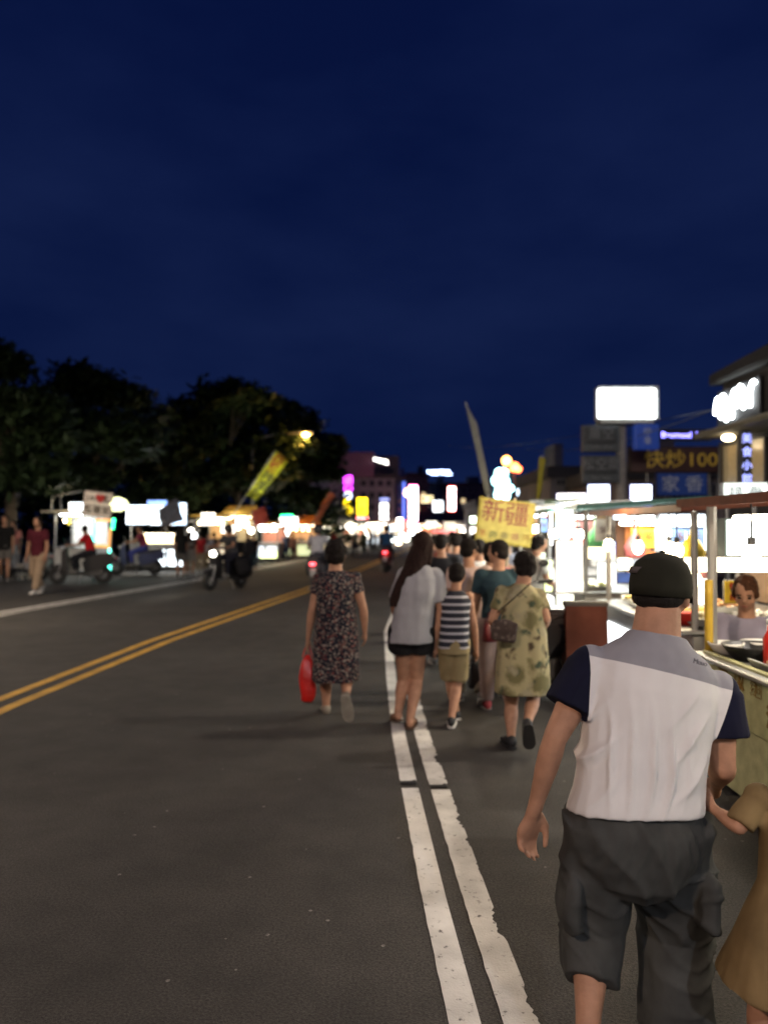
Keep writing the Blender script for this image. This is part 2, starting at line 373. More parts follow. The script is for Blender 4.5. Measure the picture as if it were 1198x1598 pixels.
def hair_mesh(J, style='short', vox=.008, amp=.004, big=1.0):
    if style in ('curly', 'bob'): amp = .01
    k = J['k']; hd, M = J['head'], head_M(J); P = lambda x, y, z: hd + M @ (V(x, y, z) * k); bm = bmesh.new(); g = big
    ell(bm, P(0, -.02, .036), (.086 * k * g, .094 * k * g, .09 * k * g), M)
    if style in ('short', 'bob', 'crop', 'curly'):
        z = {'short': -.03, 'bob': -.055, 'crop': -.015, 'curly': -.03}[style]
        ell(bm, P(0, -.045, z + .01), (.08 * k * g, .066 * k * g, .066 * k * g), M)
        for s in (-1, 1): ell(bm, P(s * .066, .0, .01), (.022 * k, .05 * k, .05 * k), M)
    if style == 'bun':
        ell(bm, P(0, -.05, -.02), (.074 * k, .06 * k, .06 * k), M); ell(bm, P(0, -.115, .035), (.042 * k, .04 * k, .042 * k), M)
    if style == 'tail':
        ell(bm, P(0, -.05, -.02), (.074 * k, .06 * k, .06 * k), M); limb(bm, P(0, -.1, .03), P(0, -.13, -.18), .032 * k, .018 * k)
    if style == 'long':
        bk = J.get('hairdir', V(0, -.03, -1)).normalized(); L_ = J.get('hairlen', .4) * k
        p0 = P(0, -.045, .0); Mh = Matrix.Rotation(0, 3, 'X')
        rs = []
        for i in range(9):
            t = i / 8; w = interp([(0, .083, .062), (.25, .092, .055), (.6, .092, .046), (.85, .078, .036), (1, .05, .02)], t)
            off = V(.012 * math.sin(t * 5), -.02 * math.sin(t * 3), 0) * k
            rs.append(ring(p0 + bk * L_ * t + off, w[0] * k, w[1] * k, Mh, 18))
        loft(bm, rs)
        for s in (-1, 1): limb(bm, P(s * .066, 0, .03), P(s * .072, -.03, -.14), .03 * k, .02 * k)
        for i in range(10):
            x = -.06 + .013 * i; limb(bm, P(x, -.075, 0), P(0, 0, 0) + bk * (L_ * random.uniform(.9, 1.06)) + V(x * .8, -.06, 0) * k, .014 * k, .004 * k, 6)
    f = noise_disp(amp * k, (26, 26, 9 if style == 'long' else 26), 3)
    return voxel(bm, vox, 1, f)
def shoe(J, q, parent, upper, sole, kind='sneaker'):
    a, fd, dn, Mf = J['foot' + q]; k = J['k']; bm = bmesh.new()
    if kind == 'sneaker':
        loft(bm, [ring(a - fd * .062 * k + dn * .034 * k, .022 * k, .03 * k, Mf, 14), ring(a - fd * .04 * k + dn * .018 * k, .038 * k, .046 * k, Mf, 14), ring(a + fd * .02 * k + dn * .015 * k, .042 * k, .048 * k, Mf, 14),
                  ring(a + fd * .1 * k + dn * .035 * k, .05 * k, .028 * k, Mf, 14), ring(a + fd * .175 * k + dn * .042 * k, .043 * k, .02 * k, Mf, 14), ring(a + fd * .2 * k + dn * .05 * k, .02 * k, .01 * k, Mf, 14)])
    else:
        loft(bm, [ring(a + fd * .07 * k + dn * .03 * k, .044 * k, .03 * k, Mf, 14), ring(a + fd * .1 * k + dn * .035 * k, .05 * k, .03 * k, Mf, 14), ring(a + fd * .14 * k + dn * .042 * k, .048 * k, .022 * k, Mf, 14)])
    s = obj('shoe' if kind == 'sneaker' else 'sandal', bm, upper, parent, True)
    bm = bmesh.new(); h = .012 if kind != 'sneaker' else .02
    prof = [(-.07, .02), (-.05, .036), (0, .041), (.08, .05), (.15, .05), (.19, .035), (.205, .012)]
    top = [(w, l) for l, w in prof] + [(-w, l) for l, w in reversed(prof)]
    rs = []
    for z in (.056, .056 + h): rs.append([a + (fd * l + dn * z + (fd.cross(-dn)) * w) * k for w, l in top])
    loft(bm, rs); obj('sole', bm, sole, s)
    return s

def person(label, J, loc, top, bottom=None, shoes=None, hair='short', prof=BODY_M, fat=1.0, vox=.012, detail=True, group=None, extra=None, curl=.4, hairc=(.012, .009, .008), rz=0.0, face=False, hairbig=1.0):
    """top/bottom: dicts kind->mesh settings. Returns the body, a single mesh that owns its clothes and hair"""
    me = build_body(J, prof, fat, vox, detail, curl=curl); b = obj('person', me, SKIN(), loc=loc); b.rotation_euler = (0, 0, rz); tag(b, label, 'person', group)
    k = J['k']
    if hair: obj('hair', hair_mesh(J, hair, max(vox * .8, .008), big=hairbig), HAIR(hairc), b)
    if top: top(J, b)
    if bottom: bottom(J, b)
    for q in 'LR':
        if shoes: shoe(J, q, b, *shoes)
    if face:
        hd, M = J['head'], head_M(J); P = lambda x, y, z: hd + M @ (V(x, y, z) * k)
        for s in (-1, 1):
            bm = bmesh.new(); ell(bm, P(s * .031, .078, .002), (.015 * k, .008 * k, .007 * k), M, 10); obj('eye', bm, mat('eye', (.02, .015, .012), .2), b, True)
            bm = bmesh.new(); ell(bm, P(s * .033, .084, .026), (.02 * k, .006 * k, .004 * k), M, 8); obj('eyebrow', bm, HAIR(), b, True)
        bm = bmesh.new(); ell(bm, P(0, .092, -.058), (.022 * k, .006 * k, .005 * k), M, 8); obj('mouth', bm, mat('lips', (.3, .09, .07), .4), b, True)
    return b

def tee(m, fat=1.0, hem=-.12, w=.165, d=.125, sleeve=.62, name='shirt', vox=.012, seed=1, amp=.006, sr=.068, sleeves_m=None):
    def f(J, b):
        pr = [(hem, w * 1.05, d * 1.05), (.1, w * 1.0, d), (.35, w * .94, d * .95), (.6, w * .97, d), (.8, .16 * fat, .122 * fat), (.92, .112, .096), (.985, .072, .072)]
        me = shirt_mesh(J, pr, sleeve, (sr, sr * 1.02), vox, noise_disp(amp, (5, 5, 7), seed, .8))
        obj(name, me, m, b)
    return f
def shorts(m, length=.75, r=(.105, .1), name='shorts', vox=.012, seed=2, w=(.16, .122), amp=.006, waist=.2):
    def f(J, b): obj(name, legs_mesh(J, length, r, waist, w, vox, noise_disp(amp, (6, 6, 6), seed, .6)), m, b)
    return f
def trousers(m, name='trousers', **k): return shorts(m, 1.93, k.pop('r', (.105, .07)), name, **k)
def dress(m, hem=-1.05, w=.2, d=.16, sleeve=.45, name='dress', vox=.012, seed=4, waist=(.15, .12), amp=.008, hips=(.185, .15)):
    def f(J, b):
        pr = [(hem, w, d), (hem * .5, (w + hips[0]) / 2, (d + hips[1]) / 2), (0, hips[0], hips[1]), (.35, waist[0], waist[1]), (.62, .158, .135), (.8, .156, .122), (.92, .108, .094), (.985, .07, .07)]
        obj(name, shirt_mesh(J, pr, sleeve, (.062, .066), vox, noise_disp(amp, (4, 4, 2), seed, 1.2, 14)), m, b)
    return f
# ---------------------------------------------------------------- the ground, road and paint
def asphalt():
    m = bpy.data.materials.new('asphalt'); m.use_nodes = True; t = m.node_tree; b = t.nodes['Principled BSDF']; Lk = t.links.new
    co = t.nodes.new('ShaderNodeTexCoord')
    def noi(s, d=4, r=.55):
        n = t.nodes.new('ShaderNodeTexNoise'); n.inputs['Scale'].default_value = s; n.inputs['Detail'].default_value = d; n.inputs['Roughness'].default_value = r; Lk(co.outputs['Object'], n.inputs['Vector']); return n
    big, mid, fine = noi(.28, 7, .62), noi(3.2, 6, .6), noi(95, 3, .7)
    vor = t.nodes.new('ShaderNodeTexVoronoi'); vor.inputs['Scale'].default_value = 260; Lk(co.outputs['Object'], vor.inputs['Vector'])
    r = t.nodes.new('ShaderNodeValToRGB'); r.color_ramp.elements[0].position = .32; r.color_ramp.elements[1].position = .72
    r.color_ramp.elements[0].color = (.027, .025, .023, 1); r.color_ramp.elements[1].color = (.064, .058, .052, 1)
    mx = t.nodes.new('ShaderNodeMath'); mx.operation = 'ADD'; m2 = t.nodes.new('ShaderNodeMath'); m2.operation = 'MULTIPLY_ADD'
    Lk(mid.outputs['Fac'], m2.inputs[0]); m2.inputs[1].default_value = .5; Lk(big.outputs['Fac'], mx.inputs[0]); Lk(m2.outputs[0], mx.inputs[1]); m2.inputs[2].default_value = -.25
    Lk(mx.outputs[0], r.inputs[0])
    # pale chippings scattered in the binder
    sp = t.nodes.new('ShaderNodeTexVoronoi'); sp.inputs['Scale'].default_value = 13; Lk(co.outputs['Object'], sp.inputs['Vector'])
    th = t.nodes.new('ShaderNodeMath'); th.operation = 'LESS_THAN'; th.inputs[1].default_value = .11; Lk(sp.outputs['Distance'], th.inputs[0])
    sc_ = t.nodes.new('ShaderNodeSeparateColor'); Lk(sp.outputs['Color'], sc_.inputs[0]); g2 = t.nodes.new('ShaderNodeMath'); g2.operation = 'GREATER_THAN'; g2.inputs[1].default_value = .9; Lk(sc_.outputs[0], g2.inputs[0])
    mm = t.nodes.new('ShaderNodeMath'); mm.operation = 'MULTIPLY'; Lk(th.outputs[0], mm.inputs[0]); Lk(g2.outputs[0], mm.inputs[1])
    mx2 = t.nodes.new('ShaderNodeMix'); mx2.data_type = 'RGBA'; Lk(mm.outputs[0], mx2.inputs['Factor']); Lk(r.outputs[0], mx2.inputs['A']); mx2.inputs['B'].default_value = (.17, .16, .145, 1)
    gr = t.nodes.new('ShaderNodeMix'); gr.data_type = 'RGBA'; gr.blend_type = 'MULTIPLY'; gr.inputs['Factor'].default_value = .8
    fr = t.nodes.new('ShaderNodeValToRGB'); fr.color_ramp.elements[0].position = .35; fr.color_ramp.elements[1].position = .65; fr.color_ramp.elements[0].color = (.35, .35, .35, 1); fr.color_ramp.elements[1].color = (1.7, 1.7, 1.7, 1)
    Lk(fine.outputs['Fac'], fr.inputs[0]); Lk(mx2.outputs['Result'], gr.inputs['A']); Lk(fr.outputs[0], gr.inputs['B']); Lk(gr.outputs['Result'], b.inputs['Base Color'])
    b.inputs['Roughness'].default_value = .82; b.inputs['Specular IOR Level'].default_value = .35
    ad = t.nodes.new('ShaderNodeMath'); ad.operation = 'ADD'; Lk(vor.outputs['Distance'], ad.inputs[0]); Lk(fine.outputs['Fac'], ad.inputs[1])
    bp = t.nodes.new('ShaderNodeBump'); bp.inputs['Strength'].default_value = .55; bp.inputs['Distance'].default_value = .006; Lk(ad.outputs[0], bp.inputs['Height']); Lk(bp.outputs[0], b.inputs['Normal'])
    return m
ASPH = asphalt()
bm = bmesh.new(); bmesh.ops.create_grid(bm, x_segments=8, y_segments=8, size=1500); struct('ground', bm, mat('packed_earth', (.05, .045, .035), .95, var=.4, scale=.6, bump=.4, bscale=9), loc=(0, 0, -.02))
def ribbon(pts, z, w0=None):
    """pts: list of (y, xa, xb)"""
    bm = bmesh.new(); a = [bm.verts.new((xa, y, z)) for y, xa, xb in pts]; b = [bm.verts.new((xb, y, z)) for y, xa, xb in pts]
    for i in range(len(pts) - 1): bm.faces.new((a[i], b[i], b[i + 1], a[i + 1]))
    return bm
ys = [-30, -10, 0, 5, 10, 15, 20, 25, 30, 40, 50, 60, 80, 100, 120, 160, 200, 260]
def CXe(d): return CX(d) if d <= 200 else 16 + (d - 200) * .12
struct('road', ribbon([(y, CXe(y) - 9.5, CXe(y) + 11) for y in ys], 0), ASPH)
def paint(name, col, ragged=False):
    m = mat(name, col, .7, 0, None, 0, .32, 3.5, .3, 120)
    t = m.node_tree; b = t.nodes['Principled BSDF']; src = b.inputs['Base Color'].links[0].from_socket
    n = t.nodes.new('ShaderNodeTexNoise'); n.inputs['Scale'].default_value = 26; n.inputs['Detail'].default_value = 8; n.inputs['Roughness'].default_value = .7
    co = [x for x in t.nodes if x.type == 'TEX_COORD'][0]; t.links.new(co.outputs['Object'], n.inputs['Vector'])
    r = t.nodes.new('ShaderNodeValToRGB'); r.color_ramp.elements[0].position = .33; r.color_ramp.elements[1].position = .41
    mx = t.nodes.new('ShaderNodeMix'); mx.data_type = 'RGBA'; t.links.new(n.outputs['Fac'], r.inputs[0]); t.links.new(r.outputs[0], mx.inputs['Factor'])
    mx.inputs['A'].default_value = (.09, .085, .08, 1); t.links.new(src, mx.inputs['B']); t.links.new(mx.outputs['Result'], b.inputs['Base Color'])
    return m
WP, YP = paint('white_paint', (.62, .60, .57)), paint('yellow_paint', (.62, .34, .035))
WL = [(-8, .62), (1.5, .262), (2.6, .212), (3.5, .165), (5.03, .105), (6.14, .064), (8.5, .025), (12.35, 0.0), (16, .2), (20, .6), (32, 2.2), (50, 4.4), (80, 7.6), (120, 11.6)]
def line(name, offs, w, m, pts, z=.004, gaps=(), rag=0.0, step=.06, y0=-8, y1=110):
    bm = bmesh.new(); y = y0; prev = None
    while y < y1:
        x = interp(pts, y) + offs; j = 0
        if rag: j = max(0, noise.noise(V(0, y * 3.5, 2)) * rag * 1.3 + noise.noise(V(3, y * 17, 2)) * rag * .7 + (noise.noise(V(8, y * 45, 2)) * rag * .4))
        jl = noise.noise(V(5, y * 9, 7)) * .004
        if any(a < y < b for a, b in gaps): prev = None; y += .02; continue
        c = (bm.verts.new((x + jl, y, z)), bm.verts.new((x + w - j, y, z)))
        if prev: bm.faces.new((prev[0], prev[1], c[1], c[0]))
        prev = c; y += (step if y < 14 else .5)
    return struct(name, bm, m)
line('white_line', 0, .105, WP, WL, gaps=((5.0, 5.09),))
line('white_line', .178, .118, WP, WL, gaps=((4.93, 5.02),), rag=.035, step=.015)
line('yellow_line', -.19, .12, YP, YEL)
line('yellow_line', .08, .12, YP, YEL)
LL = [(-8, -7.6), (15.1, -7.3), (24.3, -5.85), (32, -4.9), (50, -3.0), (80, .2), (120, 4.2)]
line('white_line', 0, .14, WP, LL)
line('white_line', .3, .1, WP, LL)
# crushed reflective studs left in the gaps of the two right-hand lines
for i, (x, y) in enumerate(((.155, 5.045), (.342, 4.975))):
    bm = bmesh.new()
    box(bm, (0, 0, .008), (.1, .035, .016), bev=.006); box(bm, (.035, .012, .014), (.02, .02, .012), Matrix.Rotation(.5, 3, 'Z'), .003)
    o = obj('road_stud', bm, mat('stud_rubber', (.02, .02, .02), .6), loc=(x, y, .001)); tag(o, 'crushed dark road stud in the gap of the ' + ('left' if i == 0 else 'right') + ' white edge line', 'road stud')

# ---------------------------------------------------------------- trees
LEAF = mat('leaves', (.032, .058, .02), .6, 0, None, 0, .45, 1.6, 0)
BARK = mat('bark', (.085, .065, .045), .9, 0, None, 0, .4, 6, .8, 30)
def tree(label, base, h, lobes, seed, leaf=.2, n=5200, lean=(0, 0)):
    rnd = random.Random(seed); t = thing('broadleaf_tree', label, 'tree', base, 0, 'trees behind the left stalls')
    bm = bmesh.new(); top = V(lean[0], lean[1], h * .45); limb(bm, V(0, 0, -.1), top, .24, .15, 12)
    for c, r in lobes:
        c = V(*c); mid = lerp(top, c, .5) + V(rnd.uniform(-.4, .4), rnd.uniform(-.4, .4), -.2)
        limb(bm, top - V(0, 0, rnd.uniform(0, .8)), mid, .11, .07, 8); limb(bm, mid, c, .07, .03, 8)
        for _ in range(3): limb(bm, mid, c + V(rnd.uniform(-r[0], r[0]), rnd.uniform(-r[1], r[1]), rnd.uniform(-.2, r[2])) * .7, .04, .012, 6)
    obj('trunk', bm, BARK, t, True)
    tot = sum(r[0] * r[1] for c, r in lobes); vs_, fs = [], []
    for c, r in lobes:
        m = int(1.6 * n * r[0] * r[1] / tot); clumps = []
        for _ in range(max(10, m // 42)):
            while True:
                p = V(rnd.uniform(-1, 1), rnd.uniform(-1, 1), rnd.uniform(-1, 1))
                if .35 < p.length < 1.0: break
            if p.z < -.2: p.z *= .5
            clumps.append((V(c[0] + p.x * r[0], c[1] + p.y * r[1], c[2] + p.z * r[2]), rnd.uniform(.3, .75)))
        for q, cr in clumps:
            for _ in range(42):
                d = V(rnd.gauss(0, .5), rnd.gauss(0, .5), rnd.gauss(0, .26)) * cr; p = q + d
                a = V(rnd.uniform(-1, 1), rnd.uniform(-1, 1), rnd.uniform(-.5, .5)).normalized(); b = a.cross(V(rnd.uniform(-.5, .5), rnd.uniform(-.5, .5), 1)).normalized()
                s = leaf * 1.25 * rnd.uniform(.5, 1.2); i = len(vs_)
                vs_ += [p - a * s, p + b * s * .4, p + a * s, p - b * s * .4]; fs.append((i, i + 1, i + 2, i + 3))
    me = bpy.data.meshes.new('crown'); me.from_pydata(vs_, [], fs); obj('crown', me, LEAF, t)
    return t
def px_tree(label, pxl, d, seed, n=5200, leaf=.2, base_px=None):
    """lobes given where they stand against the sky: (px, py, half width px, half height px)"""
    s = d / F; bx = U(base_px or sum(a[0] for a in pxl) / len(pxl), 822, d).x; rnd = random.Random(seed); lobes = []
    for a, b, w, h in pxl:
        dd = d + rnd.uniform(-2, 2); p = U(a, b, dd); lobes.append(((p.x - bx, p.y - d, p.z), (w * s, w * s * .8, h * s)))
    return tree(label, (bx, d, 0), U(0, min(a[1] - a[3] for a in pxl), d).z, lobes, seed, leaf, n)
px_tree('big dark leafy tree at the left edge of the road side, tallest of the row', [(-30, 570, 60, 34), (30, 640, 65, 40), (-20, 700, 80, 50), (45, 745, 60, 30), (60, 690, 45, 30)], 26, 11, 9000, .2, 0)
px_tree('dark leafy tree behind the white cart, second from the left', [(130, 600, 55, 24), (90, 645, 50, 30), (180, 620, 48, 24), (150, 680, 75, 40), (200, 690, 50, 40), (120, 740, 60, 30)], 31, 12, 8600, .22)
px_tree('dark leafy tree behind the steel cart and the grey flag', [(235, 660, 45, 28), (270, 700, 60, 42), (225, 730, 55, 40), (290, 650, 40, 22), (260, 770, 60, 25)], 36, 13, 8000, .25)
px_tree('spreading leafy tree rising behind the yellow and green banner', [(365, 622, 58, 20), (320, 655, 52, 26), (410, 645, 55, 26), (350, 690, 70, 38), (430, 690, 50, 36), (390, 740, 65, 38), (330, 750, 50, 35)], 40, 14, 10500, .27)
px_tree('leafy tree with its crown lit gold by the street lamp', [(460, 660, 40, 22), (495, 700, 38, 26), (470, 735, 45, 30), (510, 735, 20, 20), (440, 760, 40, 28), (480, 780, 25, 16)], 45, 15, 8200, .28)
# the dark wood that closes the view behind the left row of trees
rnd = random.Random(99); vs_, fs = [], []
for i in range(330):
    px = rnd.uniform(-180, 520); d = rnd.uniform(48, 60); x = U(px, 822, d).x; hh = rnd.uniform(.3, 5.6 if px < 440 else 3.5)
    for _ in range(60):
        p = V(x + rnd.gauss(0, .8), d + rnd.gauss(0, .6), hh + rnd.gauss(0, .5)); a_ = V(rnd.uniform(-1, 1), rnd.uniform(-1, 1), rnd.uniform(-.6, .6)).normalized(); b_ = a_.cross(V(rnd.uniform(-.5, .5), rnd.uniform(-.5, .5), 1)).normalized(); s = rnd.uniform(.2, .45); j = len(vs_)
        vs_ += [p - a_ * s, p + b_ * s * .5, p + a_ * s, p - b_ * s * .5]; fs.append((j, j + 1, j + 2, j + 3))
me = bpy.data.meshes.new('shrubs'); me.from_pydata(vs_, [], fs); o = obj('shrubbery', me, LEAF); o['kind'] = 'stuff'; o['label'] = 'dark mass of shrubs far behind the left stalls'

# ---------------------------------------------------------------- street lamps
def street_lamp(label, base, h, arm, power, col=(1, .62, .2), lit=30, size=.1, lens=.16, glow_w=0):
    t = thing('street_lamp', label, 'street lamp', base)
    bm = bmesh.new(); limb(bm, V(0, 0, 0), V(0, 0, h), .09, .055, 12, False); box(bm, (0, 0, .15), (.3, .3, .3), bev=.03)
    obj('pole', bm, mat('galvanised', (.35, .35, .34), .5, .6), t, True)
    a = V(*arm); bm = bmesh.new(); p0 = V(0, 0, h - .1); p1 = p0 + a * .5 + V(0, 0, .3); p2 = p0 + a + V(0, 0, .35); limb(bm, p0, p1, .04, .035); limb(bm, p1, p2, .035, .03)
    obj('arm', bm, mat('galvanised'), t, True)
    M = frame_of(V(0, 0, 1), a.normalized()); bm = bmesh.new(); c = p2 + a.normalized() * .25
    box(bm, c, (.32, .7, .14), Matrix.Rotation(math.atan2(a.y, a.x) - math.pi / 2, 3, 'Z'), .04, 2); hd = obj('lamp_head', bm, mat('galvanised'), t)
    bm = bmesh.new(); ell(bm, V(0, 0, 0), (lens, lens * 1.3, lens * .55), None, 16); obj('lens', bm, glow('sodium_lens_%d' % lit, col, lit), hd, True, loc=c - V(0, 0, .08))
    lamp('SPOT', c - V(0, 0, .2), power, col, hd, 176)
    if glow_w: lamp('POINT', c - V(0, .3, .3), glow_w, col, hd, .15)
    return t
p = U(476, 676, 38)
street_lamp('glowing orange street lamp in front of the lit tree crown', (p.x - 2.5, 38, 0), p.z - .25, (2.3, -.1, 0), 900, (1, .5, .1), 60, lens=.18, glow_w=130)
def pattern(name, base, cols, scale, thr=.3, rough=.85, stretch=(1, 1, 1), smooth=.05, warp=0.0):
    m = bpy.data.materials.new(name); m.use_nodes = True; t = m.node_tree; b = t.nodes['Principled BSDF']; b.inputs['Roughness'].default_value = rough; b.inputs['Specular IOR Level'].default_value = .2
    co = t.nodes.new('ShaderNodeTexCoord'); mpn = t.nodes.new('ShaderNodeMapping'); mpn.inputs['Scale'].default_value = stretch; t.links.new(co.outputs['Object'], mpn.inputs['Vector'])
    vec = mpn.outputs[0]
    if warp:
        nz_ = t.nodes.new('ShaderNodeTexNoise'); nz_.inputs['Scale'].default_value = scale * 1.5; t.links.new(vec, nz_.inputs['Vector'])
        vm = t.nodes.new('ShaderNodeVectorMath'); vm.operation = 'MULTIPLY_ADD'; vm.inputs[1].default_value = (warp,) * 3; t.links.new(nz_.outputs['Color'], vm.inputs[0]); t.links.new(vec, vm.inputs[2]); vec = vm.outputs[0]
    cur = None; prev = base
    for i, (c, s, th) in enumerate(cols):
        v = t.nodes.new('ShaderNodeTexVoronoi'); v.inputs['Scale'].default_value = scale * s; v.inputs['Randomness'].default_value = 1
        ad = t.nodes.new('ShaderNodeVectorMath'); ad.operation = 'ADD'; ad.inputs[1].default_value = (i * 3.3, i * 1.7, i * 5.1); t.links.new(vec, ad.inputs[0]); t.links.new(ad.outputs[0], v.inputs['Vector'])
        r = t.nodes.new('ShaderNodeMapRange'); r.inputs['From Min'].default_value = th + smooth; r.inputs['From Max'].default_value = th; t.links.new(v.outputs['Distance'], r.inputs['Value'])
        mx = t.nodes.new('ShaderNodeMix'); mx.data_type = 'RGBA'; t.links.new(r.outputs[0], mx.inputs['Factor']); mx.inputs['B'].default_value = tuple(c) + (1,)
        if cur is None: mx.inputs['A'].default_value = tuple(base) + (1,)
        else: t.links.new(cur, mx.inputs['A'])
        cur = mx.outputs['Result']
    t.links.new(cur, b.inputs['Base Color']); return m
# ---------------------------------------------------------------- buildings
def facade_building(label, cat, px0, px1, top, d, depth, wall, rows, cols, win, roofc=(.1, .1, .1), wz0=3.2, frame_c=(.3, .3, .3), lit=(), parapet=.5, base_c=None, name='building', x_win=(.08, .92)):
    x0, x1 = U(px0, 822, d).x, U(px1, 822, d).x; h = U(0, top, d).z; w = x1 - x0
    t = thing(name, label, cat, ((x0 + x1) / 2, d, 0))
    bm = bmesh.new(); box(bm, (0, depth / 2, h / 2), (w, depth, h)); obj('wall', bm, wall, t)
    bm = bmesh.new(); 
    for s in (-1, 1): box(bm, (s * (w / 2 + .02), depth / 2, h + parapet / 2 - .1), (.25, depth + .3, parapet))
    box(bm, (0, -.05, h + parapet / 2 - .1), (w - .2, .25, parapet)); obj('parapet', bm, mat('parapet_%d' % int(roofc[0] * 1e3), roofc, .9), t)
    bm = bmesh.new(); box(bm, (w * .25, depth * .6, h + .8), (w * .25, depth * .3, 1.9)); obj('roof_hut', bm, wall, t)
    if rows:
        wh = (h - wz0) / rows * .5; ww = w * (x_win[1] - x_win[0]) / cols * .6; fm = mat('window_frame', frame_c, .5); proto = None
        for r in range(rows):
            for c in range(cols):
                x = -w / 2 + w * (x_win[0] + (x_win[1] - x_win[0]) * (c + .5) / cols); z = wz0 + (h - wz0) * (r + .5) / rows
                if proto is None:
                    bm = bmesh.new()
                    for a, b_, e_, f_ in ((0, wh / 2, ww, .08), (0, -wh / 2, ww + .1, .1), (-ww / 2, 0, .08, wh), (ww / 2, 0, .08, wh), (0, 0, .05, wh - .1)): box(bm, (a, -.06, b_), (e_, .12, f_))
                    wm = fin(bm); wm.materials.append(fm); bm = bmesh.new(); box(bm, (0, -.02, 0), (ww - .08, .02, wh - .08)); pm = fin(bm); proto = (wm, pm)
                wo = obj('window', proto[0], None, t, loc=(x, 0, z)); pane = obj('pane', proto[1].copy(), glow('window_light', (1, .75, .4), 1.2) if (r, c) in lit else mat('dark_glass', (.03, .04, .05), .12), wo)
    return t, (x0, x1, h)
CONC = lambda n, c=(.12, .12, .14): mat(n, c, .9, 0, None, 0, .3, .7, .3, 12)
# tall corner building at centre left, with its rooftop billboard and stacked vertical signs
tb, (bx0, bx1, bh) = facade_building('tall pale corner building with a mauve billboard beyond the left trees', 'building', 470, 616, 745, 92, 14, CONC('grey_green_render', (.42, .43, .42)), 3, 4, None, x_win=(.62, .98))
bm = bmesh.new(); a, b_ = U(528, 745, 91.5), U(584, 706, 91.5); t = thing('billboard', 'faded mauve billboard on the roof of the tall corner building', 'billboard', ((a.x + b_.x) / 2, 91, a.z))
box(bm, (0, 0, (b_.z - a.z) / 2), (b_.x - a.x, .3, b_.z - a.z), bev=.04); obj('panel', bm, mat('mauve_vinyl', (.34, .18, .24), .6), t)
for x in (-1.6, 0, 1.6): bm = bmesh.new(); bar(bm, (x, .6, 0), (x, .2, 2.6), .06); obj('brace', bm, mat('galvanised'), t)
lettering('出租 廣告', mat('mauve_print', (.4, .25, .3)), t, (0, -.17, 1.4), .8)
a, b_ = U(586, 735, 92), U(612, 705, 92); bm = bmesh.new(); box(bm, (0, 2, 0), (b_.x - a.x + 4, 6, 3)); o = obj('rooftop_room', bm, CONC('dark_render', (.12, .12, .14)), tb, loc=(3.0, 3, bh + 1.2))
def sign(label, px0, py0, px1, py1, d, face, frame=None, text=None, tm=None, ts=None, tsx=1.0, thick=.14, rz=0, tilt=0, legs=False, cat='sign', name='signboard', hang=None, vertical=False, group=None):
    a, b_ = U(px0, py1, d), U(px1, py0, d); w, h = b_.x - a.x, b_.z - a.z; c = (a + b_) / 2; c.y = d
    t = thing(name, label, cat, c, rz, group); t.rotation_euler = (0, tilt, rz)
    bm = bmesh.new(); box(bm, (0, 0, 0), (w, thick, h), None, min(w, h) * .03, 2); obj('panel', bm, frame or mat('sign_frame', (.12, .12, .13), .5), t)
    bm = bmesh.new(); box(bm, (0, -thick / 2 - .004, 0), (w * .94, .012, h * .92), None, min(w, h) * .02); f = obj('face', bm, face, t)
    if text:
        rows = text.split('\n')
        for i, r_ in enumerate(rows):
            z = h * (.5 - (i + .5) / len(rows)) * .92
            lettering(r_, tm[i % len(tm)] if isinstance(tm, (list, tuple)) else tm, t, (0, -thick / 2 - .018, z - (ts or h * .6) * .04), (ts or h * .6) if not isinstance(ts, (list, tuple)) else ts[i], sx=tsx, depth=.004, bold=.006 * (ts or h) if not isinstance(ts, (list, tuple)) else 0)
    if legs:
        for x in (-w * .3, w * .3): bm = bmesh.new(); bar(bm, (x, thick, -c.z), (x, thick, h / 2), .03); obj('post', bm, mat('galvanised'), t)
    elif hang:
        for z in (0, h * .35): bm = bmesh.new(); box(bm, (hang * (w / 2 + .2), 0, z), (.45, .06, .06)); obj('bracket', bm, mat('galvanised'), t)
    return t
GL = glow
sign('vertical sign with glowing purple letters over yellow ones on the tall corner building', 537, 741, 549, 806, 88, mat('dark_face', (.02, .02, .025)), None, '開\n心\n○\n牛\n排', [GL('purple_neon', (.75, .05, 1), 9)] * 2 + [GL('white_blue_neon', (.6, .7, 1), 8)] + [GL('yellow_neon', (1, .72, 0), 6)] * 2, 1.05, 1.0, hang=-1)
t = sign('glowing yellow two part sign above a red neon on the corner building', 557, 776, 573, 804, 86, GL('yellow_neon', (1, .72, 0), 4), None, '小\n吃', mat('brown_ink', (.2, .05, 0)), .8, hang=1)
sign('red and white neon sign under the yellow sign', 556, 805, 574, 817, 85, GL('red_neon', (1, .03, .02), 6), None, 'OPEN', GL('hot_white', (1, .8, .75), 14), .5, hang=1)
sign('small row of white letters glowing at the roof corner of the tall building', 584, 714, 606, 725, 90.5, mat('dark_face'), None, 'HOTEL', GL('white_letters', (1, .97, .9), 14), .55, name='roof_sign', tilt=R(14))
sign('tall white neon sign with broken letters at the right of the corner building', 592, 785, 606, 812, 87, mat('dark_face'), None, '茶\n飲', GL('white_letters', (1, .97, .9), 14), 1.0, hang=-1)
sign('pale blue lit strip sign high on the corner building', 592, 777, 607, 782, 89, GL('pale_blue_lit', (.35, .45, 1), 1.6))
facade_building('narrow dark building with a blue edge light beside the corner building', 'building', 617, 634, 748, 98, 12, CONC('blue_grey_render', (.09, .11, .15)), 4, 1, None, lit=())
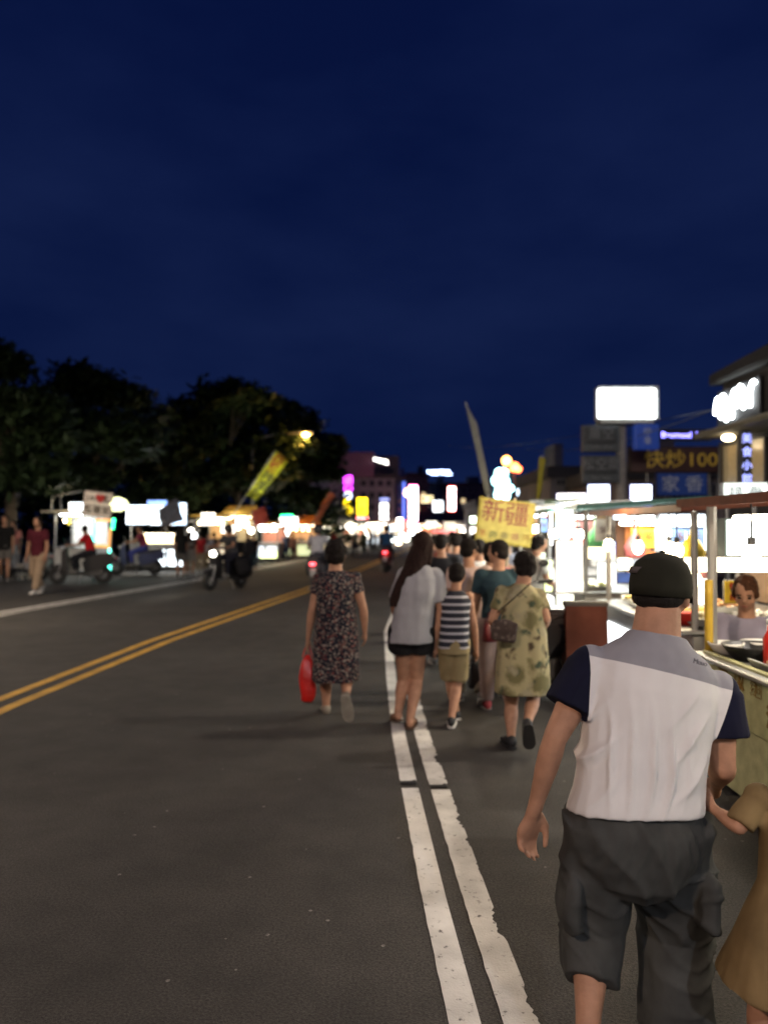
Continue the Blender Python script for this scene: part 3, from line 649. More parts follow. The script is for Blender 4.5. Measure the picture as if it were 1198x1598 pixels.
bm = bmesh.new(); q0, q1 = U(630, 812, 97.7), U(630, 752, 97.7); limb(bm, q0, q1, .18, .18, 8, False); o = obj('neon_tube', bm, GL('blue_neon', (.12, .22, 1), 1.5)); tag(o, 'thin vertical blue neon tube on the edge of the narrow dark building', 'neon light')
facade_building('dark building block behind the pink column sign', 'building', 634, 668, 742, 115, 12, CONC('dark_render'), 3, 3, None, lit=((0, 1), (1, 2)))
facade_building('low dark building under the blue roof sign in the centre', 'building', 664, 700, 756, 150, 14, CONC('slate_render', (.14, .14, .17)), 3, 5, None)
facade_building('wide dim building with few windows right of the centre', 'building', 690, 765, 757, 125, 14, CONC('dim_render', (.12, .12, .15)), 3, 6, None, lit=((1, 2),))
facade_building('low grey building behind the feather flags', 'building', 745, 850, 788, 60, 10, CONC('grey_render', (.2, .2, .2)), 1, 5, None)
facade_building('pale grey house behind the pylon sign', 'building', 858, 915, 742, 34, 8, CONC('pale_render', (.3, .29, .3)), 1, 2, None)
PK = GL('pink_neon', (1, .12, .5), 8); HW = GL('hot_white', (1, .8, .75), 14); WW = GL('white_lit', (1, .95, .86), 3.5); CW = GL('cool_lit', (.82, .93, 1), 4)
sign('tall column sign glowing white with a pink edge in the distance', 638, 757, 651, 815, 80, HW, PK, hang=-1)
bm = bmesh.new(); ell(bm, V(0, 0, 0), .45); o = obj('globe_lamp', bm, GL('amber_globe', (1, .5, .12), 12), None, True, loc=U(637, 769, 80)); tag(o, 'amber globe lamp at the edge of the pink column sign', 'lamp')
sign('pale yellow lit strip sign right of the pink column', 655, 773, 676, 785, 84, GL('pale_yellow_lit', (1, .9, .45), 2.0), None, '麵 飯', mat('brown_ink'), .6)
sign('small square white lightbox in the distance', 675, 781, 691, 799, 82, CW, None, hang=-1)
sign('vertical white sign edged in red neon in the distance', 699, 759, 710, 798, 95, HW, GL('red_neon', (1, .03, .02), 6), hang=1)
sign('blue white letter sign on the roof of the central building', 671, 734, 700, 741, 145, mat('dark_face'), None, 'HOTEL', GL('blue_white', (.45, .6, 1), 22), 1.1, name='roof_sign', tsx=1.3)
# far neon cluster above the yellow paper sign
def blobsign(label, pts, d, m, name='neon_sign', r=.5):
    c = sum((U(x, y, d) for x, y, _ in pts), V(0, 0, 0)) / len(pts); bm = bmesh.new()
    for x, y, rr in pts:
        p = U(x, y, d) - c; s = rr * d / F; torus(bm, p, s * .62, s * .3, 'y', 18, 6); box(bm, p, (s * .9, .1, s * .3), Matrix.Rotation(x * 1.7, 3, 'Y'))
    t = thing(name, label, 'neon sign', c); obj('neon_tubing', bm, m, t, True)
    bm = bmesh.new(); box(bm, (0, .25, 0), (max(abs(U(x, y, d).x - c.x) for x, y, _ in pts) * 2 + .3, .12, max(abs(U(x, y, d).z - c.z) for x, y, _ in pts) * 2 + .3), None, .03); obj('backing', bm, mat('dark_face'), t)
    bm = bmesh.new(); bar(bm, (0, .4, -c.z), (0, .4, 0), .07); obj('pole', bm, mat('galvanised'), t)
    return t
blobsign('cyan white stacked neon sign glowing above the yellow paper sign', [(779, 738, 8), (785, 738, 8), (775, 750, 9), (786, 752, 9), (781, 764, 9), (790, 766, 7), (796, 762, 6), (777, 772, 7), (789, 774, 7)], 48, GL('cyan_neon', (.45, .95, 1), 10))
blobsign('round orange neon lamp highest above the cyan sign', [(790, 719, 8)], 50, GL('orange_neon', (1, .38, .08), 14))
blobsign('small red and orange neon beside the round orange lamp', [(800, 731, 6), (808, 732, 6), (803, 727, 6)], 51, GL('red_orange_neon', (1, .16, .04), 12))
sign('white blue lit sign right of the cyan neon', 811, 762, 832, 774, 46, mat('dark_face'), None, '網咖', GL('blue_white2', (.7, .85, 1), 10), .5, tsx=1.2)

# ---------------------------------------------------------------- right-hand signs
t = thing('pylon_sign', 'tall pylon with a blank white lightbox on top and dark boards below', 'sign', (U(972, 822, 22).x, 22, 0)); X0 = U(972, 822, 22).x
def pbox(px0, py0, px1, py1, d, m, name, parent, thick=.25, bev=.03):
    a, b_ = U(px0, py1, d), U(px1, py0, d); bm = bmesh.new(); box(bm, ((a.x + b_.x) / 2 - X0, d - 22, (a.z + b_.z) / 2), (b_.x - a.x, thick, b_.z - a.z), None, bev, 2)
    return obj(name, bm, m, parent), V((a.x + b_.x) / 2 - X0, d - 22 - thick / 2, (a.z + b_.z) / 2), b_.z - a.z
bm = bmesh.new(); bar(bm, (.02, .25, 0), (.02, .25, U(0, 612, 22).z), .15, 14); obj('pole', bm, mat('grey_pole', (.3, .28, .26), .6), t, True)
lb_, c, h = pbox(930, 604, 1024, 656, 21.9, mat('white_frame', (.7, .7, .7), .5), 'lightbox', t, .4); bm = bmesh.new(); a, b_ = U(932, 653, 21.68), U(1022, 607, 21.68)
box(bm, ((a.x + b_.x) / 2 - X0, -.32, (a.z + b_.z) / 2), (b_.x - a.x, .03, b_.z - a.z), None, .06, 2); obj('lit_face', bm, GL('box_white', (.92, 1, .98), 5), lb_)
pbox(932, 656, 1016, 662, 22, mat('grey_pole'), 'shelf', t, .5)
DG = mat('dark_board', (.018, .022, .028), .5); GI = mat('grey_ink', (.16, .17, .19), .6)
for y0, y1, tx, sm in ((664, 706, '薑空', 'coffee shop'), (711, 754, '松空間', 'Hair Salon')):
    bo, c, h = pbox(907, y0, 964, y1, 21.9, mat('board_frame', (.05, .06, .07), .5), 'board', t); bo2, c2, h2 = pbox(911, y0 + 3, 960, y0 + 29, 21.84, DG, 'board_panel', bo, .2)
    lettering(tx, GI, bo, (c.x, c.y - .04, c.z + .12), .36, depth=.01); lettering(sm, GI, bo, (c.x, c.y - .03, c.z - .24), .13, depth=.01)
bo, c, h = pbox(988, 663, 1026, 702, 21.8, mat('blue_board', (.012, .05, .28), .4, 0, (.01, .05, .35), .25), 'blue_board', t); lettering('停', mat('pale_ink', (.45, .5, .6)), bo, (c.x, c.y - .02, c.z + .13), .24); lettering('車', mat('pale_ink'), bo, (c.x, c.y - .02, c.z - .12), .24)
facade_building('low shop building carrying the brown 100 sign', 'building', 975, 1135, 742, 26, 8, CONC('pink_grey_render', (.26, .22, .22)), 1, 5, None, wz0=2.2)
sign('long brown signboard with gold characters and the number 100', 979, 697, 1141, 738, 23, mat('brown_board', (.06, .022, .018), .5), mat('brown_frame', (.05, .03, .02)), '快炒100', mat('gold_letters', (.85, .58, .07), .5), .54, 1.13, legs=True)
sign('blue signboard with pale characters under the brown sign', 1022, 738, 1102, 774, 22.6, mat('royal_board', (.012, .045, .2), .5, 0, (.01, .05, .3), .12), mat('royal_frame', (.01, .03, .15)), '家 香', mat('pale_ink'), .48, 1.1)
sign('row of violet blue glowing letters on the roof above the brown sign', 1023, 670, 1108, 688, 23.5, mat('dark_face'), None, 'B•omoal 101', GL('violet_neon', (.22, .2, 1), 7), .24, 1.1, name='roof_sign')
for i, (a, b_, c_, d_, dd, lb) in enumerate(((917, 756, 950, 789, 17, 'squarish white lightbox left of the pylon pole'), (983, 756, 1015, 790, 17, 'squarish white lightbox right of the pylon pole'), (868, 770, 914, 786, 15.5, 'flat wide white lightbox over the far right stalls'), (957, 799, 975, 829, 10.5, 'upper of two small white lightboxes beside the capped head'), (959, 831, 987, 866, 10, 'lower of two small white lightboxes beside the capped head'))):
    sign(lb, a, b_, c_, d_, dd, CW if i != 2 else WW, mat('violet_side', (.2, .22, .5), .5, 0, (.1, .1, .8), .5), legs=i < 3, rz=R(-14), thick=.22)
# dark building on the right with the script neon on its side
t = thing('corner_building', 'dark building at the right edge with a glowing white script sign', 'building', (6.35, 14.6, 0))
bm = bmesh.new(); box(bm, (3.0, -4.2, 2.15), (6, 9.0, 4.3)); obj('wall', bm, CONC('dark_brown_render', (.022, .019, .018)), t)
bm = bmesh.new(); prism(bm, [(-8.8, 4.3), (.5, 4.3), (.45, 4.5), (-8.8, 4.8)], 6.2, 'x', .03, V(2.9, 0, 0)); obj('roof', bm, mat('roof_dark', (.012, .011, .011)), t)
for i, (y, z) in enumerate(((-.1, 2.7), (-1.1, 2.7), (-2.1, 2.7), (-3.1, 2.7))):
    bm = bmesh.new()
    for a, b_, e_, f_ in ((0, .45, .8, .06), (0, -.45, .84, .08), (-.38, 0, .06, .9), (.38, 0, .06, .9)): box(bm, (-.04, a, b_), (.1, e_, f_))
    w = obj('window', bm, mat('dark_frame', (.04, .035, .03), .6), t, loc=(0, y, z)); bm = bmesh.new(); box(bm, (-.01, 0, 0), (.02, .72, .84)); obj('pane', bm, mat('warm_window', (.1, .08, .05), .25, 0, (1, .72, .35), .14) if i in (0, 1) else mat('dark_glass'), w)
bm = bmesh.new(); box(bm, (-.3, -1.6, 3.3), (.6, 3.6, .1), None, .02); cn = obj('canopy', bm, mat('cream_canopy', (.10, .085, .055)), t)
bm = bmesh.new(); ell(bm, V(-.25, -.5, 3.2), (.11, .11, .06)); obj('downlight', bm, GL('downlight', (1, .82, .5), 12), cn, True); lamp('POINT', (-.3, -.5, 3.05), 2, (1, .8, .5), cn, .05)
# script neon: a bent glass tube
sg = thing('script_sign', 'blown out white script neon high on the building at the right edge', 'neon sign', (6.3, 14.1, 3.80), 0)
bm = bmesh.new(); pts = []
for i in range(90):
    s = i / 89; pts.append(V(-.08, .78 - s * 1.5, .22 * math.sin(s * 40) * (1 - .35 * s) + .08 * math.sin(s * 13) + (.16 * s - .05)) + V(0, .06 * math.cos(s * 40), 0))
for a, b_ in zip(pts, pts[1:]): limb(bm, a, b_, .035, .035, 6)
obj('neon_tubing', bm, GL('script_white', (.93, 1, 1), 16), sg, True)
bm = bmesh.new(); box(bm, (-.02, 0, 0), (.04, 1.7, .7), None, .01); obj('backing', bm, mat('dark_face'), sg)
sg = thing('hanging_sign', 'slim vertical string of violet blue letters under the script sign', 'neon sign', (5.9, 13.0, 2.72), 0)
bm = bmesh.new(); box(bm, (0, 0, 0), (.16, .1, .95), None, .01); obj('panel', bm, mat('dark_face'), sg)
for i, ch in enumerate('美食小館'): lettering(ch, GL('violet_soft', (.3, .36, 1), 2.5), sg, (0, -.06, .33 - i * .22), .17)
bm = bmesh.new(); box(bm, (.25, 0, .4), (.35, .04, .04)); obj('bracket', bm, mat('galvanised'), sg)
sign('wide white lit awning sign at the right edge above the stall roofs', 1126, 753, 1194, 786, 11, GL('awning_lit', (.85, 1, .95), 1.3), None, '排 骨', mat('grey_ink'), .2, rz=R(-8), legs=True)
# overhead wires
for i, (a, b_) in enumerate((((820, 700, 40), (1300, 560, 12)), ((700, 695, 90), (1300, 600, 14)), ((-60, 640, 45), (760, 700, 120)))):
    bm = bmesh.new(); p, q = U(*a), U(*b_); pr = None
    for j in range(25):
        s = j / 24; c = lerp(p, q, s) - V(0, 0, 1.2 * 4 * s * (1 - s) * .5)
        if pr is not None: limb(bm, pr, c, .012, .012, 5, False)
        pr = c
    if i < 2: tag(obj('overhead_wire', bm, mat('wire', (.05, .05, .05), .6)), ('upper' if i == 0 else 'lower') + ' sagging overhead wire crossing the sky at the right', 'wire')

# ---------------------------------------------------------------- stalls
STEEL = mat('brushed_steel', (.42, .42, .41), .38, .75, None, 0, .2, 5, .1)
def stall(label, loc, rz, L_, dep=1.0, zr=1.95, zc=.88, roof=None, panels=2, panel_m=None, body=None, tube=(1, .95, .85), power=60, bulbs=0, bulb_c=(1, .8, .5), back=None, canopy='flat', posts=.025, valance=None, tubes=2, wheels=True, group='food carts lining the road', ptext=None, tube_s=18, backz=None, panel_h=(.2, .72), over=.25, bulb_s=30, name='food_cart', front_lamp=14, cards=0, back_on=True):
    """front along local y (0..L_) at x=0, body towards +x"""
    t = thing(name, label, 'food stall', loc, rz, group); body = body or STEEL
    bm = bmesh.new(); box(bm, (dep / 2, L_ / 2, (.14 + zc) / 2), (dep, L_, zc - .14), None, .01); obj('counter', bm, body, t)
    bm = bmesh.new(); box(bm, (dep / 2 - .03, L_ / 2, zc + .018), (dep + .1, L_ + .06, .03), None, .008); obj('counter_top', bm, STEEL, t)
    n = max(panels, 0); pm = panel_m or GL('panel_lit', (.95, .98, 1), 4)
    for i in range(n):
        pl = L_ / n - .12; bm = bmesh.new(); box(bm, (-.012, L_ * (i + .5) / n, (panel_h[0] + panel_h[1]) / 2), (.024, pl, panel_h[1] - panel_h[0]), None, .004); pp = obj('front_panel', bm, pm, t)
        if ptext: lettering(ptext[i % len(ptext)], mat('red_ink', (.45, .02, .01)), pp, (-.03, L_ * (i + .5) / n, (panel_h[0] + panel_h[1]) / 2), .3, (90, 0, -90))
    for x in (.03, dep - .03):
        for y in (.03, L_ - .03): bm = bmesh.new(); bar(bm, (x, y, zc), (x, y, zr), posts); obj('post', bm, STEEL, t)
    rm = roof or mat('roof_sheet', (.25, .25, .24), .6); bm = bmesh.new(); o = over
    if canopy == 'flat': prism(bm, [(-o, zr), (dep + .1, zr + .1), (dep + .1, zr + .14), (-o, zr + .05)], L_ + .3, 'y', .008, V(0, L_ / 2, 0))
    else: prism(bm, [(-o, zr), (dep / 2, zr + .38), (dep + .1, zr), (dep + .1, zr + .04), (dep / 2, zr + .43), (-o, zr + .04)], L_ + .3, 'y', .008, V(0, L_ / 2, 0))
    obj('roof', bm, rm, t)
    if valance:
        bm = bmesh.new(); m_ = 12; top = [(-o - .01, y * (L_ + .3) / m_ - .15, zr + .03) for y in range(m_ + 1)]
        vv = [bm.verts.new(p) for p in top]; ww = [bm.verts.new((p[0] - .03 * (i % 2), p[1], p[2] - .2 - .04 * (i % 2))) for i, p in enumerate(top)]
        for i in range(m_): bm.faces.new((vv[i], vv[i + 1], ww[i + 1], ww[i]))
        bmesh.ops.solidify(bm, geom=bm.faces[:], thickness=.008); obj('valance', bm, valance, t)
    bk = back or mat('white_board', (.7, .7, .68), .5); bm = bmesh.new(); bz = backz or zc
    box(bm, (dep + .02, L_ / 2, (bz + zr) / 2), (.02, L_ - .1, zr - bz - .1), None, .004)
    if back_on: obj('back_board', bm, bk, t)
    else: bm.free()
    for i in range(tubes):
        x = (.12, dep - .2)[i % 2]; bm = bmesh.new(); bar(bm, (x, .15, zr - .07), (x, L_ - .15, zr - .07), .018); tb_ = obj('light_tube', bm, GL('tube_%d_%d' % (int(tube[1] * 100), int(tube[2] * 100)), tube, tube_s), t)
        if i == 0 and power: lamp('AREA', (dep * .35, L_ / 2, zr - .12), power, tube, tb_, dep * .7, L_ * .8, (0, 0, 0))
    for i in range(bulbs):
        y = L_ * (i + .5) / bulbs; x = -.02 + .1 * (i % 2); bm = bmesh.new(); bar(bm, (x, y, zr - .2), (x, y, zr), .006); box(bm, (x, y, zr - .2), (.03, .03, .05)); hh = obj('bulb_holder', bm, mat('dark_face'), t)
        bm = bmesh.new(); ell(bm, V(x, y, zr - .27), (.045, .045, .058), None, 10); obj('bulb', bm, GL('bulb_%d' % int(bulb_c[2] * 100), bulb_c, bulb_s), hh, True)
    cr = random.Random(int(L_ * 100 + dep * 10 + zr * 1000)); pal = [(.7, .5, .05), (.65, .62, .55), (.6, .1, .05), (.15, .4, .2), (.1, .2, .5), (.75, .35, .08)]
    for i in range(cards):
        y = L_ * (i + .5) / cards; w, h = cr.uniform(.16, .3), cr.uniform(.14, .3); x = cr.uniform(.1, dep - .25); k_ = cr.randrange(6)
        bm = bmesh.new(); box(bm, (x, y, zr - .1 - h / 2), (w, .012, h), Matrix.Rotation(cr.uniform(-.3, .3), 3, 'Z')); cd = obj('price_card', bm, mat('card_%d' % k_, pal[k_], .6), t)
        lettering(cr.choice(('蛋餅', '烤肉', '冰茶', '湯包', '30元', '50元')), mat('card_ink', (.1, .03, .02)), cd, (x, y - .03, zr - .1 - h / 2), .09, depth=.001)
    if bulbs and front_lamp:
        lamp('POINT', (-o - .15, L_ / 2, zr + .25), front_lamp, bulb_c, t, .08)  # added point light above the roof front, no fixture, brightens flags and ground
    if wheels:
        for y in (.35, L_ - .35):
            for x in (.12, dep - .12): bm = bmesh.new(); torus(bm, (x, y, .1), .075, .025, 'x', 16, 6); limb(bm, V(x - .02, y, .1), V(x + .02, y, .1), .06, .06, 10, False); obj('wheel', bm, mat('dark_rubber', (.02, .02, .02), .7), t)
    return t
TRAYN = [0]
def food(label, loc, kind, col, group, s=1.0, rz=0, cat=None):
    bm = bmesh.new(); rnd = random.Random(TRAYN[0]); TRAYN[0] += 1
    if kind == 'tray':
        t = thing('food_tray', label, cat or 'food tray', loc, rz, group)
        prism(bm, [(-.17 * s, 0), (.17 * s, 0), (.2 * s, .05), (.185 * s, .05), (.165 * s, .012), (-.165 * s, .012), (-.185 * s, .05), (-.2 * s, .05)], .3 * s, 'y'); obj('tray', bm, STEEL, t)
        bm = bmesh.new()
        for _ in range(26): ell(bm, V(rnd.uniform(-.14, .14) * s, rnd.uniform(-.12, .12) * s, .03 + rnd.uniform(0, .04)), (.03 * s, .022 * s, .018 * s), Matrix.Rotation(rnd.uniform(0, 3), 3, 'Z'), 7)
        obj('food', bm, mat('food_%d' % int(col[0] * 100 + col[1] * 37), col, .5, 0, None, 0, .4, 30), t, True)
    elif kind == 'bowl':
        t = thing('bowl', label, cat or 'bowl', loc, rz, group); M = None
        rs = [ring(V(0, 0, z), r, r, None, 18) for z, r in ((0, .05 * s), (.02, .08 * s), (.06, .11 * s), (.075, .115 * s), (.072, .108 * s), (.03, .07 * s))]; loft(bm, rs); obj('bowl_body', bm, mat('bowl_%d' % int(col[0] * 100), col, .25), t, True)
    elif kind == 'pan':
        t = thing('pan', label, cat or 'pan', loc, rz, group)
        rs = [ring(V(0, 0, z), r, r, None, 24) for z, r in ((0, .13 * s), (.07, .19 * s), (.085, .2 * s), (.08, .19 * s), (.02, .13 * s))]; loft(bm, rs); obj('pan_body', bm, mat('black_iron', (.02, .02, .02), .4, .5), t, True)
        bm = bmesh.new(); limb(bm, V(-.19 * s, 0, .07), V(-.36 * s, 0, .1), .014, .012); obj('handle', bm, mat('black_iron'), t, True)
    elif kind == 'bottle':
        t = thing('bottle', label, cat or 'bottle', loc, rz, group)
        loft(bm, [ring(V(0, 0, z), r, r, None, 14) for z, r in ((0, .034), (.01, .037), (.15, .037), (.19, .016), (.23, .014))]); obj('bottle_body', bm, mat('sauce_%d' % int(col[0] * 100), col, .25), t, True)
        bm = bmesh.new(); loft(bm, [ring(V(0, 0, z), r, r, None, 10) for z, r in ((.225, .017), (.25, .017), (.255, .012))]); obj('cap', bm, mat('cap_white', (.7, .7, .7), .4), t, True)
    return t

# right side, near to far
ORG = mat('orange_brown_awning', (.16, .045, .018), .7); SC = (.95, .97, 1); WC = (1, .82, .5)
st = {}
st[0] = stall('food cart beside and behind the camera on the right', (2.15, -6.2, 0), 0, 3.2, 1.2, 2.0, .88, ORG, 2, None, None, SC, 70, 4)
st[1] = stall('nearest food cart at the right edge with a pale yellow front board', (1.95, .9, 0), 0, 3.95, 1.35, 1.74, .83, ORG, 0, None, mat('pale_green_board', (.42, .42, .22), .6), (1, .9, .72), 42, 3, WC, mat('tan_board', (.42, .33, .22), .6), cards=5, front_lamp=8, over=.12, posts=.03, backz=1.3)
st[2] = stall('second food cart from the right edge, under a brown awning, behind the capped man', (2.1, 5.45, 0), R(-1), 2.3, 1.3, 1.72, .88, ORG, 2, None, None, (1, .86, .62), 45, 5, WC, mat('brown_inner', (.25, .15, .08), .6), over=.12, cards=5, front_lamp=45)
st[3] = stall('third cart on the right with a white lit front beside the leaf print tunic', (2.1, 8.4, 0), R(-2), 2.3, 1.2, 1.80, .9, mat('teal_sheet', (.04, .13, .12), .6), 2, GL('panel_hot', (1, 1, .95), 3), None, (.92, 1, .97), 60, 6, (1, .9, .7), mat('white_board'), over=.1, cards=6, front_lamp=110)
st[4] = stall('fourth cart on the right, glowing white behind the crowd', (2.2, 11.4, 0), R(-3), 2.4, 1.2, 1.86, .9, mat('white_roof', (.6, .6, .6), .5), 3, GL('panel_hot', (1, 1, .95), 3), None, (1, .97, .9), 50, 5, (1, .85, .6), cards=5, front_lamp=90)
st[5] = stall('fifth cart on the right with the yellow paper sign on its end', (2.3, 14.6, 0), R(-5), 2.6, 1.2, 2.0, .9, mat('dull_green_roof', (.1, .16, .1), .6), 2, None, None, (1, .95, .85), 50, 4, WC, cards=4, front_lamp=20)
bm = bmesh.new(); box(bm, (.7, 2.26, 1.5), (1.2, .03, .36), None, .005); pn = obj('side_panel', bm, mat('brown_panel', (.09, .04, .025), .6), st[2])
for x, cc in ((.3, (.4, .15, .05)), (.62, (.35, .3, .1)), (.95, (.2, .05, .04))): bm = bmesh.new(); box(bm, (x, 2.23, 1.5), (.24, .012, .26)); obj('poster', bm, mat('poster_%d' % int(cc[0] * 100), cc, .6, 0, None, 0, .6, 14), pn)
# front board of the nearest cart
bm = bmesh.new(); box(bm, (-.015, 3.3, .71), (.03, 1.25, .34), None, .006); bd = obj('front_board', bm, mat('cream_board', (.42, .42, .20), .55), st[1])
for y, z, ch in ((3.62, .79, '油'), (3.42, .79, '飯'), (3.22, .79, '麵'), (3.48, .66, '羹'), (3.05, .66, '湯')): lettering(ch, mat('ochre_ink', (.22, .13, .02)), bd, (-.036, y, z), .12, (90, 0, -90), .002, .004)
# corner post, hanging things, light boxes
bm = bmesh.new(); bar(bm, (.0, 3.9, .86), (.0, 3.9, 1.3), .025, 12); obj('corner_post', bm, mat('yellow_post', (.5, .33, .03), .5), st[1], True)
sign('lit white sign box on the end of the second cart, framed in pale blue', 1024, 801, 1097, 862, 6.6, GL('box_blue', (.85, .97, 1), 4), mat('steel_blue_frame', (.25, .35, .5), .4), thick=.12)
sign('large white lit sign box at the right edge over the nearest cart', 1124, 809, 1226, 868, 5.15, GL('box_green', (.93, 1, .96), 4.5), mat('grey_green_frame', (.3, .4, .36), .4), thick=.12)
sign('bright yellow menu board inside the nearest cart behind the vendor', 1128, 905, 1152, 942, 5.7, mat('yellow_card', (.75, .55, .03), .6), None, '價\n目', mat('red_ink', (.45, .02, .01)), .05, thick=.02)
sign('cyan edged white lightbox above the third cart', 868, 788, 892, 838, 9.2, GL('cyan_white', (.8, 1, 1), 9), GL('cyan_edge', (0, .6, .5), 1.2), rz=R(-12), thick=.14)
sign('bright tall white side screen of the third cart', 866, 842, 908, 925, 8.3, GL('screen_white', (1, 1, .93), 1.6), mat('white_frame'), thick=.06)
bm = bmesh.new(); bar(bm, (0, 0, 0), (0, 0, .5), .03, 10); o = obj('tube_lamp', bm, GL('tube_hot', (1, 1, 1), 14), None, loc=U(858, 850, 10.9)); tag(o, 'upright fluorescent tube left of the cyan lightbox', 'lamp')
# yellow paper sign on a stick with red and small green characters
t = sign('tilted yellow paper sign with big red characters over the crowd', 744, 780, 832, 850, 10.9, mat('yellow_paper', (.36, .29, .06), .7), mat('yellow_paper_edge', (.45, .36, .06)), None, tilt=R(7), thick=.03, legs=False)
RED = mat('faded_red_ink', (.17, .03, .02), .7); lettering('新', RED, t, (-.18, -.03, .11), .33, depth=.003, bold=.001); lettering('疆', RED, t, (.14, -.03, .1), .35, depth=.003, bold=.001)
for i, (ch, c_) in enumerate((('羊', (.3, .1, .02)), ('肉', (.06, .09, .03)), ('串', (.12, .1, .04)), ('燒', (.22, .08, .05)), ('烤', (.25, .14, .02)))): lettering(ch, mat('small_ink_%d' % i, c_), t, (-.3 + i * .15, -.03, -.19), .115, depth=.003)
bm = bmesh.new(); bar(bm, (.1, .06, -1.4), (.1, .06, .35), .02); obj('stick', bm, mat('pale_wood', (.4, .3, .2)), t)
sign('grey framed menu board right of the yellow paper sign', 826, 781, 848, 812, 14.2, mat('menu_grey', (.3, .36, .4), .4), mat('pale_frame', (.55, .6, .6)), '菜\n單', mat('grey_ink'), .12)
sign('small green menu board under the grey framed one', 832, 814, 848, 832, 14.3, mat('menu_green', (.12, .4, .25), .5), mat('pale_frame'), '飲', mat('pale_ink'), .1)
# brown standing board and red basket between the carts
a = thing('sandwich_board', 'dark brown standing board with a black cap between the second and third carts', 'sign', (U(914, 822, 6.9).x, 6.9, 0), R(-6))
bm = bmesh.new(); prism(bm, [(0, .2), (.03, .2), (.13, .93), (.1, .93)], .36, 'x', .006, V(0, -.08, 0)); obj('board', bm, mat('red_brown_board', (.06, .02, .014), .95, 0, None, 0, .4, 4, .2, None, .05), a)
bm = bmesh.new(); prism(bm, [(.28, .2), (.31, .2), (.17, .93), (.14, .93)], .36, 'x', .006, V(0, -.06, 0)); obj('board', bm, mat('red_brown_board'), a)
bm = bmesh.new(); box(bm, (0, .08, .945), (.38, .12, .05), None, .01)
for x in (-.16, .16): bar(bm, (x, -.07, 0), (x, .03, .9), .012); bar(bm, (x, .25, 0), (x, .1, .9), .012)
obj('frame', bm, mat('dark_wood', (.02, .015, .012), .6), a)
# goods on the near counters
zc1 = .863
food('black iron pan at the front edge of the nearest cart', (2.12, 4.55, zc1), 'pan', (0, 0, 0), None, .95, R(100))
for i, (x, y, lb) in enumerate(((2.02, 4.72, 'white bowl nearest the corner post of the nearest cart'), (2.24, 4.78, 'white bowl behind the corner post of the nearest cart'), (2.4, 4.5, 'white bowl in front of the vendor'))): food(lb, (x, y, zc1), 'bowl', (.75, .74, .7), 'white bowls on the nearest cart', .9)
food('steel tray of golden dumplings at the right edge of the nearest cart', (2.15, 4.15, zc1), 'tray', (.6, .45, .2), 'food trays on the carts')
food('steel tray of white buns on the nearest cart', (2.5, 4.2, zc1), 'tray', (.75, .7, .6), 'food trays on the carts')
food('red topped sauce bottle on the nearest cart', (2.1, 4.35, zc1), 'bottle', (.4, .02, .01), None)
food('yellow sauce bottle on the nearest cart', (2.6, 4.7, zc1), 'bottle', (.6, .4, .03), None)
for i, (x, y, c_, lb) in enumerate(((2.3, 5.65, (.62, .55, .35), 'tray of pale fried snacks at the near end of the second cart'), (2.3, 6.05, (.6, .35, .06), 'tray of orange fried snacks on the second cart'), (2.3, 6.45, (.5, .05, .03), 'tray of red sausages on the second cart'), (2.3, 6.85, (.25, .4, .08), 'tray of green vegetables on the second cart'), (2.35, 7.25, (.6, .5, .1), 'tray of yellow corn at the far end of the second cart'),
    (2.75, 5.8, (.7, .66, .6), 'back row tray of white buns on the second cart'), (2.75, 6.5, (.45, .22, .08), 'back row tray of brown skewers on the second cart'))): food(lb, (x, y, .935), 'tray', c_, 'food trays on the carts', .95, R(90))
for i, (x, y, c_, lb) in enumerate(((2.3, 8.7, (.5, .5, .12), 'tray of yellow green fruit at the near end of the third cart'), (2.3, 9.2, (.62, .55, .35), 'tray of pale snacks on the third cart'), (2.35, 9.8, (.55, .3, .06), 'tray of orange snacks on the third cart'), (2.35, 10.3, (.2, .35, .08), 'tray of greens at the far end of the third cart'))): food(lb, (x, y, .935), 'tray', c_, 'food trays on the carts', .9, R(90))
bm = bmesh.new(); rs = [ring(V(0, 0, z), r * 1.3, r, None, 20, .7) for z, r in ((0, .06), (.08, .085), (.09, .09), (.085, .08), (.015, .055))]; loft(bm, rs); o = obj('basket', bm, mat('red_plastic', (.6, .03, .02), .4), None, True, loc=(2.2, 5.75, .915)); tag(o, 'red plastic basket on the second cart just above the shoulder of the capped man', 'basket')
bm = bmesh.new(); ell(bm, V(0, 0, 0), (.11, .11, .08)); limb(bm, V(0, 0, .06), V(0, 0, .35), .006, .006, 6); o = obj('pendant_lamp', bm, GL('pendant_warm', (1, .85, .5), 10), None, True, loc=U(1070, 905, 5.9)); tag(o, 'warm pendant lamp glowing right of the cap', 'lamp')
sign('blue cloth hanging left of the cap at the second cart', 962, 893, 986, 910, 7.9, mat('blue_cloth', (.05, .12, .5), .7), mat('blue_cloth2', (.04, .08, .3), .7), thick=.02, cat='cloth', name='hanging_cloth')

